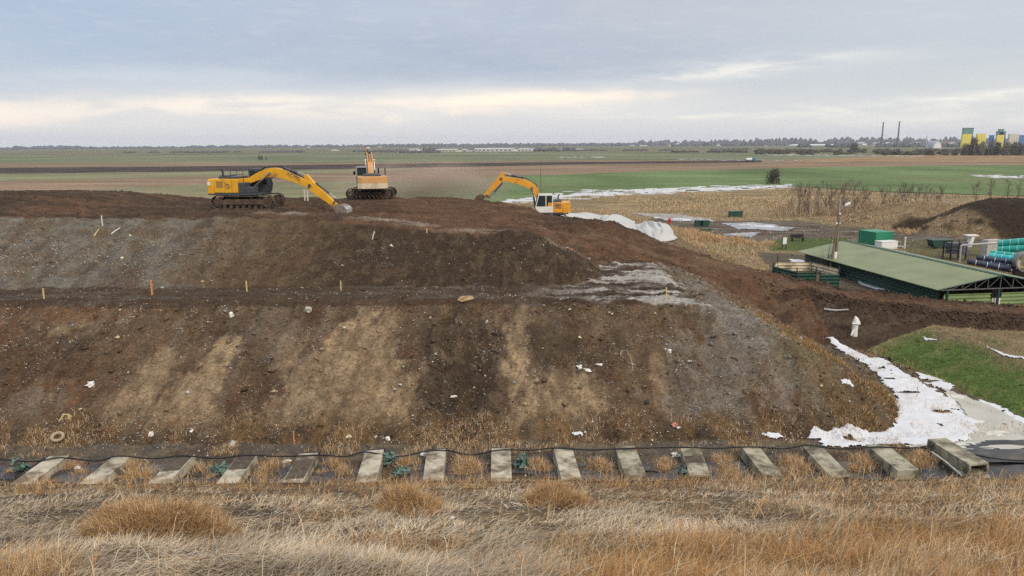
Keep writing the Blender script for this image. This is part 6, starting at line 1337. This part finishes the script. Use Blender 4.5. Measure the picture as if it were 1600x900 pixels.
# tall pale stems here and there
x, y, px, py = bank_samples(900, y0=790); n = len(x); ang = rng.normal(.4, .8, n)
blades('grass', x, y, front_h(x, y), rng.uniform(.4, .8, n), np.full(n, .0075), np.cos(ang), np.sin(ang) * .5, np.clip(rng.normal(.7, .2, n), .2, .97), pick(n, ['straw', 'beige', 'tan'], [3, 2, 2]))
def tumble(px, py, wpx, hpx, n, label, seed, names, w):
    """a round dry bush: wiry twigs from a root, thrown outwards"""
    c0 = hit(px, py); s_ = c0.y * 1.05 / F_PX; g = np.random.default_rng(seed); R0 = wpx * s_ / 2; h0 = hpx * s_
    e = empty('dry_bush', label, 'bush', (c0.x, c0.y, float(front_h(np.array([c0.x]), np.array([c0.y]))[0])))
    a = g.uniform(0, 6.283, n); r = np.sqrt(g.random(n)) * R0 * (.62 + .75 * vnoise(np.cos(a) * 2.2 + seed, np.sin(a) * 2.2, seed + 7)); x, y = r * np.cos(a), r * np.sin(a) * .8; dome = np.sqrt(np.maximum(0.02, 1 - (r / R0) ** 2)) * (.55 + .9 * vnoise(x * 2.0, y * 2.0, seed + 11)); z = -.4187 * y + dome * h0 * g.random(n) ** .7 * .75 + .07 * (vnoise(x * 3, y * 3, seed) - .5)
    da = a + g.normal(0, .8, n); ln = g.uniform(.10, .30, n) * np.where(g.random(n) < .06, 2.0, 1.0); cc = pick(n, names, w, .3, g); cc *= (.45 + .75 * (z + .4187 * y) / h0)[:, None] * .0 + (.75 + .5 * vnoise(x * 4, y * 4, seed + 3))[:, None]
    blades('twigs', x, y, z, ln, np.full(n, .0055) * (c0.y / 13) ** .6, np.cos(da), np.sin(da), np.clip(g.normal(.45, .3, n), -.1, .97), cc, parent=e, kind=None, g=g)
    m = MB()
    for q in range(7): aa = q * .9; m.tube([(0, 0, -.05), (.25 * R0 * math.cos(aa), .25 * R0 * math.sin(aa), h0 * .25), (.6 * R0 * math.cos(aa), .6 * R0 * math.sin(aa), h0 * .55)], [.012, .009, .005], 4)
    m.build('stem', M_bark, e); return e
tumble(250, 838, 225, 78, 15000, 'broad orange brown dry bush in the matted grass, largest of the bushes', 3, ['orange', 'tan', 'brown', 'straw', 'dark'], [3.4, 3.2, 2.2, 1.6, .8])
tumble(638, 800, 92, 50, 6500, 'orange dry bush below the gap right of the sixth channel', 4, ['orange', 'tan', 'straw', 'brown'], [3, 3.6, 1.8, 1.6])
tumble(868, 792, 110, 40, 6500, 'low rusty dry bush in front of the ninth channel', 5, ['orange', 'tan', 'straw', 'brown'], [3.2, 3.2, 1.4, 1.6])
# tufts between the channels and along the ditch
def tufts(centres, R, hgt, per, names, w, seed, zf=None, wd=.011, rise=(.66, .25)):
    g = np.random.default_rng(seed); xs_, ys_, ls = [], [], []
    for cx, cy, sc_ in centres:
        k = int(per * sc_); r = np.abs(g.normal(0, .5, k)) * R * sc_; a = g.uniform(0, 6.283, k); xs_.append(cx + r * np.cos(a)); ys_.append(cy + r * np.sin(a)); ls.append(hgt * sc_ * g.uniform(.35, 1.1, k) * np.exp(-(r / (R * sc_)) ** 2 * .8))
    x, y, ln = map(np.concatenate, (xs_, ys_, ls)); n = len(x); a = g.uniform(0, 6.283, n); z = Hn(x, y) if zf is None else zf(x, y)
    return blades('grass', x, y, z, ln, g.uniform(.6, 1.5, n) * wd, np.cos(a), np.sin(a), np.clip(g.normal(rise[0], rise[1], n), 0, .99), pick(n, names, w, .28, g), g=g)
random.seed(12); cen = []
gaps = [(-60, 735, 1), (15, 735, .5), (110, 728, .8), (125, 738, .7), (205, 730, 1.1), (225, 742, 1.0), (205, 742, .9), (315, 730, .9), (330, 742, .5), (425, 728, 1.1), (412, 738, .9), (520, 722, .8), (535, 735, .8), (500, 738, .6), (635, 722, .9), (648, 734, .5), (725, 724, 1.0), (738, 732, 1.1), (718, 736, .7), (838, 726, .9), (850, 732, .8), (935, 722, .9), (945, 730, .9), (1040, 722, .8), (1035, 730, .6), (1130, 716, .9), (1135, 730, 1.0), (1145, 740, .9), (1240, 722, 1.1), (1250, 733, 1.2), (1235, 742, 1.0), (1345, 720, 1.0), (1352, 728, .9), (1335, 730, .6), (1440, 716, 1.0), (1432, 726, .8), (1600, 760, .5)]
for px, py, s_ in gaps: q = at(px, py, .15); cen.append((q.x, q.y, s_))
tufts(cen, .85, .62, 620, ['tan', 'orange', 'straw', 'brown', 'beige'], [4, 2.4, 2.4, 1.5, 1], 31)
# rusty grass along the foot of the slope and on the nose
def scatter_zone(maskf, n, seed, hgt, names, w, wd=.014, zdom=None, clump=.8, thr=.5):
    """blades on the land mesh where a mask over the grid is high"""
    g = np.random.default_rng(seed); area = (np.gradient(xs)[None, :] * np.gradient(ys)[:, None]); p = (maskf * area).ravel(); p = p / p.sum()
    i = g.choice(p.size, n, p=p); x = X.ravel()[i] + g.uniform(-.1, .1, n); y = Y.ravel()[i] + g.uniform(-.1, .1, n)
    cl = fbm(x * clump, y * clump, 3, seed + 40); k = cl + g.normal(0, .06, n) > thr; x, y, cl = x[k], y[k], cl[k]; n = len(x); a = g.uniform(0, 6.283, n)
    return blades('grass', x, y, Hn(x, y), hgt * g.uniform(.4, 1.2, n) * (.5 + cl), wd * g.uniform(.6, 1.4, n), np.cos(a), np.sin(a), np.clip(g.normal(.66, .22, n), .1, .98), pick(n, names, w, .28, g), g=g)
footm = low * sst(32.9, 31.6, Y + 1.4 * (nB - .5)) * (X < 19) + (fl & (Y > 29.6) & (X < 17)) * .8
scatter_zone(footm, 60000, 41, .24, ['orange', 'brown', 'tan', 'beige', 'straw'], [.9, 3.2, 2.0, 1.8, .8], thr=.53)
nose = low * sst(12.5, 16.5, X) * sst(ZB - .2, ZB - 1.2, Z) * sst(47, 43, Y)
scatter_zone(nose, 38000, 42, .22, ['brown', 'dark', 'orange', 'olive', 'tan'], [3.0, 1.2, 1.0, 1.5, 1.6], thr=.47)
scatter_zone(low * slopeface * (.25 + sst(.5, .62, nC)), 26000, 43, .13, ['brown', 'beige', 'olive', 'tan', 'dark'], [2, 1.6, 1.6, 1.4, 1.5], wd=.012, thr=.5)
# the green bank and the dry strip over it
bz = (ZI == 1)
scatter_zone(bz * sst(1.5, 1.0, B[1] + .7 * (nH - .5)), 70000, 44, .13, ['green', 'dgreen', 'olive'], [4, 3, 1.4], wd=.016, thr=.36)
scatter_zone(bz * sst(.9, 1.4, B[1] + .5 * (nH - .5)), 42000, 45, .18, ['tan', 'straw', 'olive', 'brown'], [3, 2, 2.4, 1.2], wd=.016, thr=.42)
scatter_zone(bz * sst(.3, .05, B[1]) , 5000, 46, .2, ['tan', 'orange', 'brown'], [3, 2, 1.5], wd=.016, thr=.48)
# dry meadow beyond the heap
lawn = zonepoly([(1215, 372), (1330, 372), (1330, 395), (1200, 395)], seed=5) + zonepoly([(1380, 372), (1600, 378), (1600, 420), (1440, 420)], seed=6) + zonepoly([(1180, 392), (1300, 400), (1420, 470), (1230, 460)], seed=7, z=.3)
mead = gr * (1 - np.clip(mudz * 1.2, 0, 1)) * (1 - np.clip(lawn, 0, 1)) * (X > 5) * sst(62, 68, Y) * (1 - .9 * ((X > 27) & (X < 46) & (Y > 55) & (Y < 84)))
scatter_zone(mead, 110000, 47, .42, ['tan', 'straw', 'beige', 'brown', 'olive'], [2.6, 1.6, 2.4, 1.2, 1.4], wd=.03, clump=.35, thr=.44)
scatter_zone(mead * (Y > 92) * (Y < 112) * (X > 20), 36000, 48, .75, ['orange', 'tan', 'brown', 'straw', 'beige'], [1.6, 3.4, 1.4, 1, 1.4], wd=.032, clump=.3, thr=.5)
scatter_zone(((ZI == 7) & (Col[..., 0] > .12)) * 1.0, 26000, 49, .42, ['tan', 'straw', 'beige', 'brown'], [3, 1.6, 2, 1.4], wd=.032, clump=.5, thr=.42)
scatter_zone(gr * mudz, 4000, 50, .3, ['beige', 'brown', 'straw'], [3, 2, 1], wd=.03, clump=.4, thr=.55)
# weeds in the snow and at the gully
scatter_zone(fl * (X > 15.5) * (Y > 31) * 1.0, 9000, 51, .22, ['tan', 'straw', 'brown', 'orange'], [3, 2, 1.5, 1.4], wd=.013, clump=.9, thr=.55)
# litter and clods: small broken pieces lying on the slopes
def chips(name, maskf, n, seed, smin, smax, cols, w, flat=.5, sink=.3, jit=.25, local=0.0):
    g = np.random.default_rng(seed); area = (np.gradient(xs)[None, :] * np.gradient(ys)[:, None]); p = (maskf * area).ravel(); p = p / p.sum()
    i = g.choice(p.size, n, p=p); x = X.ravel()[i] + g.uniform(-.08, .08, n); y = Y.ravel()[i] + g.uniform(-.08, .08, n); z = Hn(x, y)
    s_ = smin * (smax / smin) ** (g.random(n) ** 2.0)
    base = np.array([(1, 0, 0), (-.5, .87, 0), (-.5, -.87, 0), (0, 0, 1.0), (.3, .2, -1.0)]); V = base[None] * g.uniform(.45, 1.3, (n, 5, 3)); 
    a = g.uniform(0, 6.283, n); ca, sa = np.cos(a)[:, None], np.sin(a)[:, None]
    vx = V[..., 0] * ca - V[..., 1] * sa; vy = V[..., 0] * sa + V[..., 1] * ca; vz = V[..., 2] * flat * g.uniform(.4, 1.3, (n, 1))
    tl = g.normal(0, .5, (n, 1)); vz = vz + vx * tl * .6
    P = np.stack([vx * s_[:, None] + x[:, None], vy * s_[:, None] + y[:, None], vz * s_[:, None] + z[:, None] + (s_ * flat * (1 - sink))[:, None]], -1)
    f = np.array([(0, 1, 3), (1, 2, 3), (2, 0, 3), (1, 0, 4), (2, 1, 4), (0, 2, 4)]); F = ((np.arange(n) * 5)[:, None, None] + f[None]).reshape(-1, 3)
    w = np.array(w, float); ci = g.choice(len(cols), n, p=w / w.sum()); c = np.array(cols)[ci] * g.uniform(1 - jit, 1 + jit, (n, 1))
    if local: c = c * (1 - local) + Col.reshape(-1, 3)[i] * local * g.uniform(.7, 1.35, (n, 1))
    return tag(np_mesh(name, P.reshape(-1, 3), F, M_chip, col=np.repeat(np.clip(c, 0, .9), 5, 0)), kind='stuff')
SOILC = [tuple(SO['brown']), tuple(SO['dark']), tuple(SO['soil']), tuple(SO['mud'])]
LIT = [(.62, .59, .54), (.50, .47, .42), (.36, .33, .29), (.48, .36, .20), (.05, .04, .035), (.20, .28, .38), (.45, .14, .08), (.62, .55, .36)]
LW = [1.6, 3.4, 3.4, 2.0, 1.6, .5, .25, 1.2]
tanm = sst(.16, .24, Col[..., 0])
lm = low * slopeface * (.12 + 1.6 * sst(.47, .66, nC) + .8 * sst(.5, .68, nB)) * (1 - .75 * tanm) + low * sst(33.5, 31.5, Y) * .9
pat = sst(.47, .60, fbm(X * .7, Y * .5, 5, 650, .62))
lm = lm * (.18 + 1.3 * pat)
lm = lm * (1 + 1.2 * sst(-8, -20, X) * sst(35.5, 37.5, Y)) * (X < 18.5)
chips('litter', lm, 34000, 61, .014, .06, LIT, LW)
um = upp * slopeface * (.25 + 1.2 * pat) * (.10 + 1.5 * lg * sst(.4, .62, nC) + .5 * lg + .6 * sst(.58, .7, nB))
chips('litter', um, 26000, 62, .018, .075, LIT, LW)
chips('litter', (low + upp * .5) * slopeface * (.2 + pat), 420, 72, .07, .22, LIT[1:], LW[1:], flat=.5)
chips('clods', low * slopeface * 1.0, 900, 73, .08, .26, SOILC, [3, 3, 2, 1.5], flat=.6, sink=.5, local=.8)
chips('litter', bench * 1.0, 1800, 63, .02, .08, LIT, LW)
chips('litter', (fl & (Y < 31.5) & (X < 18)) * 1.0, 1200, 64, .02, .09, LIT, LW)
chips('litter', (rm | roadm) * 1.0, 1500, 65, .02, .09, LIT, LW)
chips('clods', (low | upp) * slopeface, 30000, 66, .02, .10, SOILC, [3, 3, 2, 1.5], flat=.45, sink=.6, local=.95)
REDC = [tuple(SO['red']), tuple(SO['dark'] * 1.3), tuple(SO['red'] * 1.3), tuple(SO['soil'])]
chips('clods', (rm * (ZI != 6) + roadm + top * 1.0 + (ZI == 3) * flat) * 1.0, 36000, 67, .03, .17, REDC, [3, 3, 1.5, 1], flat=.6, sink=.55, local=.8)
chips('clods', np.exp(-((rd - 1.9) / .5) ** 2) * ((ZI == 5) | (ZI == 4)) * (X > 18), 9000, 68, .04, .15, REDC, [2, 4, 1, 1], flat=.8, sink=.45, local=.7)
chips('clods', (fl & (X > 14) & (Y > 40)) * 1.0 + hm * .25, 5000, 69, .04, .2, SOILC, [2, 3, 1, 2], flat=.7, sink=.45)

# brown undergrowth round the bare trees
g_ = np.random.default_rng(77); n = 9000; px = g_.uniform(1215, 1500, n); py = g_.uniform(328, 339, n); W = np.array([tuple(at(a, b, 0.0)) for a, b in zip(px, py)]); cl = fbm(W[:, 0] * .3, W[:, 1] * .1, 3, 871); k = cl > .42; W = W[k]; n = len(W); a = g_.uniform(0, 6.283, n)
blades('undergrowth', W[:, 0], W[:, 1], Hn(W[:, 0], W[:, 1]), g_.uniform(.8, 2.6, n), np.full(n, .035), np.cos(a), np.sin(a), np.clip(g_.normal(.85, .12, n), .3, .99), pick(n, ['brown', 'beige', 'tan', 'dark', 'grey'], [3, 2, 2, 1.5, 2], g=g_), g=g_)

n = 60000; px = g_.uniform(800, 1640, n); py = g_.uniform(291, 330, n); k = py > np.interp(px, [800, 880, 1100, 1240, 1380, 1600], [320, 309, 299, 293, 301, 308]); px, py = px[k], py[k]; Dd = np.stack([(px - 800) / F_PX, (450 - py) / F_PX, -np.ones(len(px))], 1) @ RN.T; t = (GZ + .15 - CAM_Z) / Dd[:, 2]; x, y = Dd[:, 0] * t, Dd[:, 1] * t; cl = fbm(x * .08, y * .03, 4, 881); k = (cl > .42) & (y > 148); x, y, cl = x[k], y[k], cl[k]; n = len(x); a = g_.uniform(0, 6.283, n)
blades('grass', x, y, np.full(n, GZ + .14), g_.uniform(.2, .55, n) * (.5 + cl), np.full(n, .075), np.cos(a), np.sin(a), np.clip(g_.normal(.7, .2, n), .1, .98), pick(n, ['tan', 'beige', 'brown', 'olive', 'straw'], [2.4, 2, 2.2, 1.6, .8], g=g_), g=g_)
# ------------------------------------------------------------------ air: haze over the plain and the dust behind the machines
def volmat(name, col, dens, noise=False, aniso=.2):
    m = bpy.data.materials.new(name); m.use_nodes = True; t = m.node_tree; t.nodes.clear(); o = N(t, 'ShaderNodeOutputMaterial'); v = N(t, 'ShaderNodeVolumePrincipled')
    v.inputs['Color'].default_value = tuple(col) + (1,); v.inputs['Anisotropy'].default_value = aniso
    if noise:
        tcn = N(t, 'ShaderNodeTexCoord'); ln_ = N(t, 'ShaderNodeVectorMath', operation='LENGTH'); L(t, tcn.outputs['Object'], ln_.inputs[0])
        n_ = N(t, 'ShaderNodeTexNoise'); L(t, tcn.outputs['Object'], n_.inputs['Vector']); n_.inputs['Scale'].default_value = 2.2; n_.inputs['Detail'].default_value = 4
        f = RAMP(t, ln_.outputs['Value'], [(0.15, 1.0), (0.95, 0.0)]); k = RAMP(t, n_.outputs[0], [(.36, 0.0), (.68, 1.0)])
        L(t, M_(t, 'MULTIPLY', M_(t, 'MULTIPLY', f, k), dens), v.inputs['Density'])
    else: v.inputs['Density'].default_value = dens
    L(t, v.outputs[0], o.inputs['Volume']); return m
m = MB(); m.bb(-6700, 6700, -6700, 6700, -2.0, 80); tag(m.build('haze', volmat('haze_air', (.86, .91, 1.0), HAZE)), kind='stuff')
q = aty(662, 293, 80); m = MB(); m.ball((0, 0, 0), 1.0, 24, 14); o = m.build('dust_cloud', volmat('dust_air', (1.0, .74, .58), .85, True), loc=q); o.scale = (11, 4.5, 3.6); tag(o, kind='stuff')
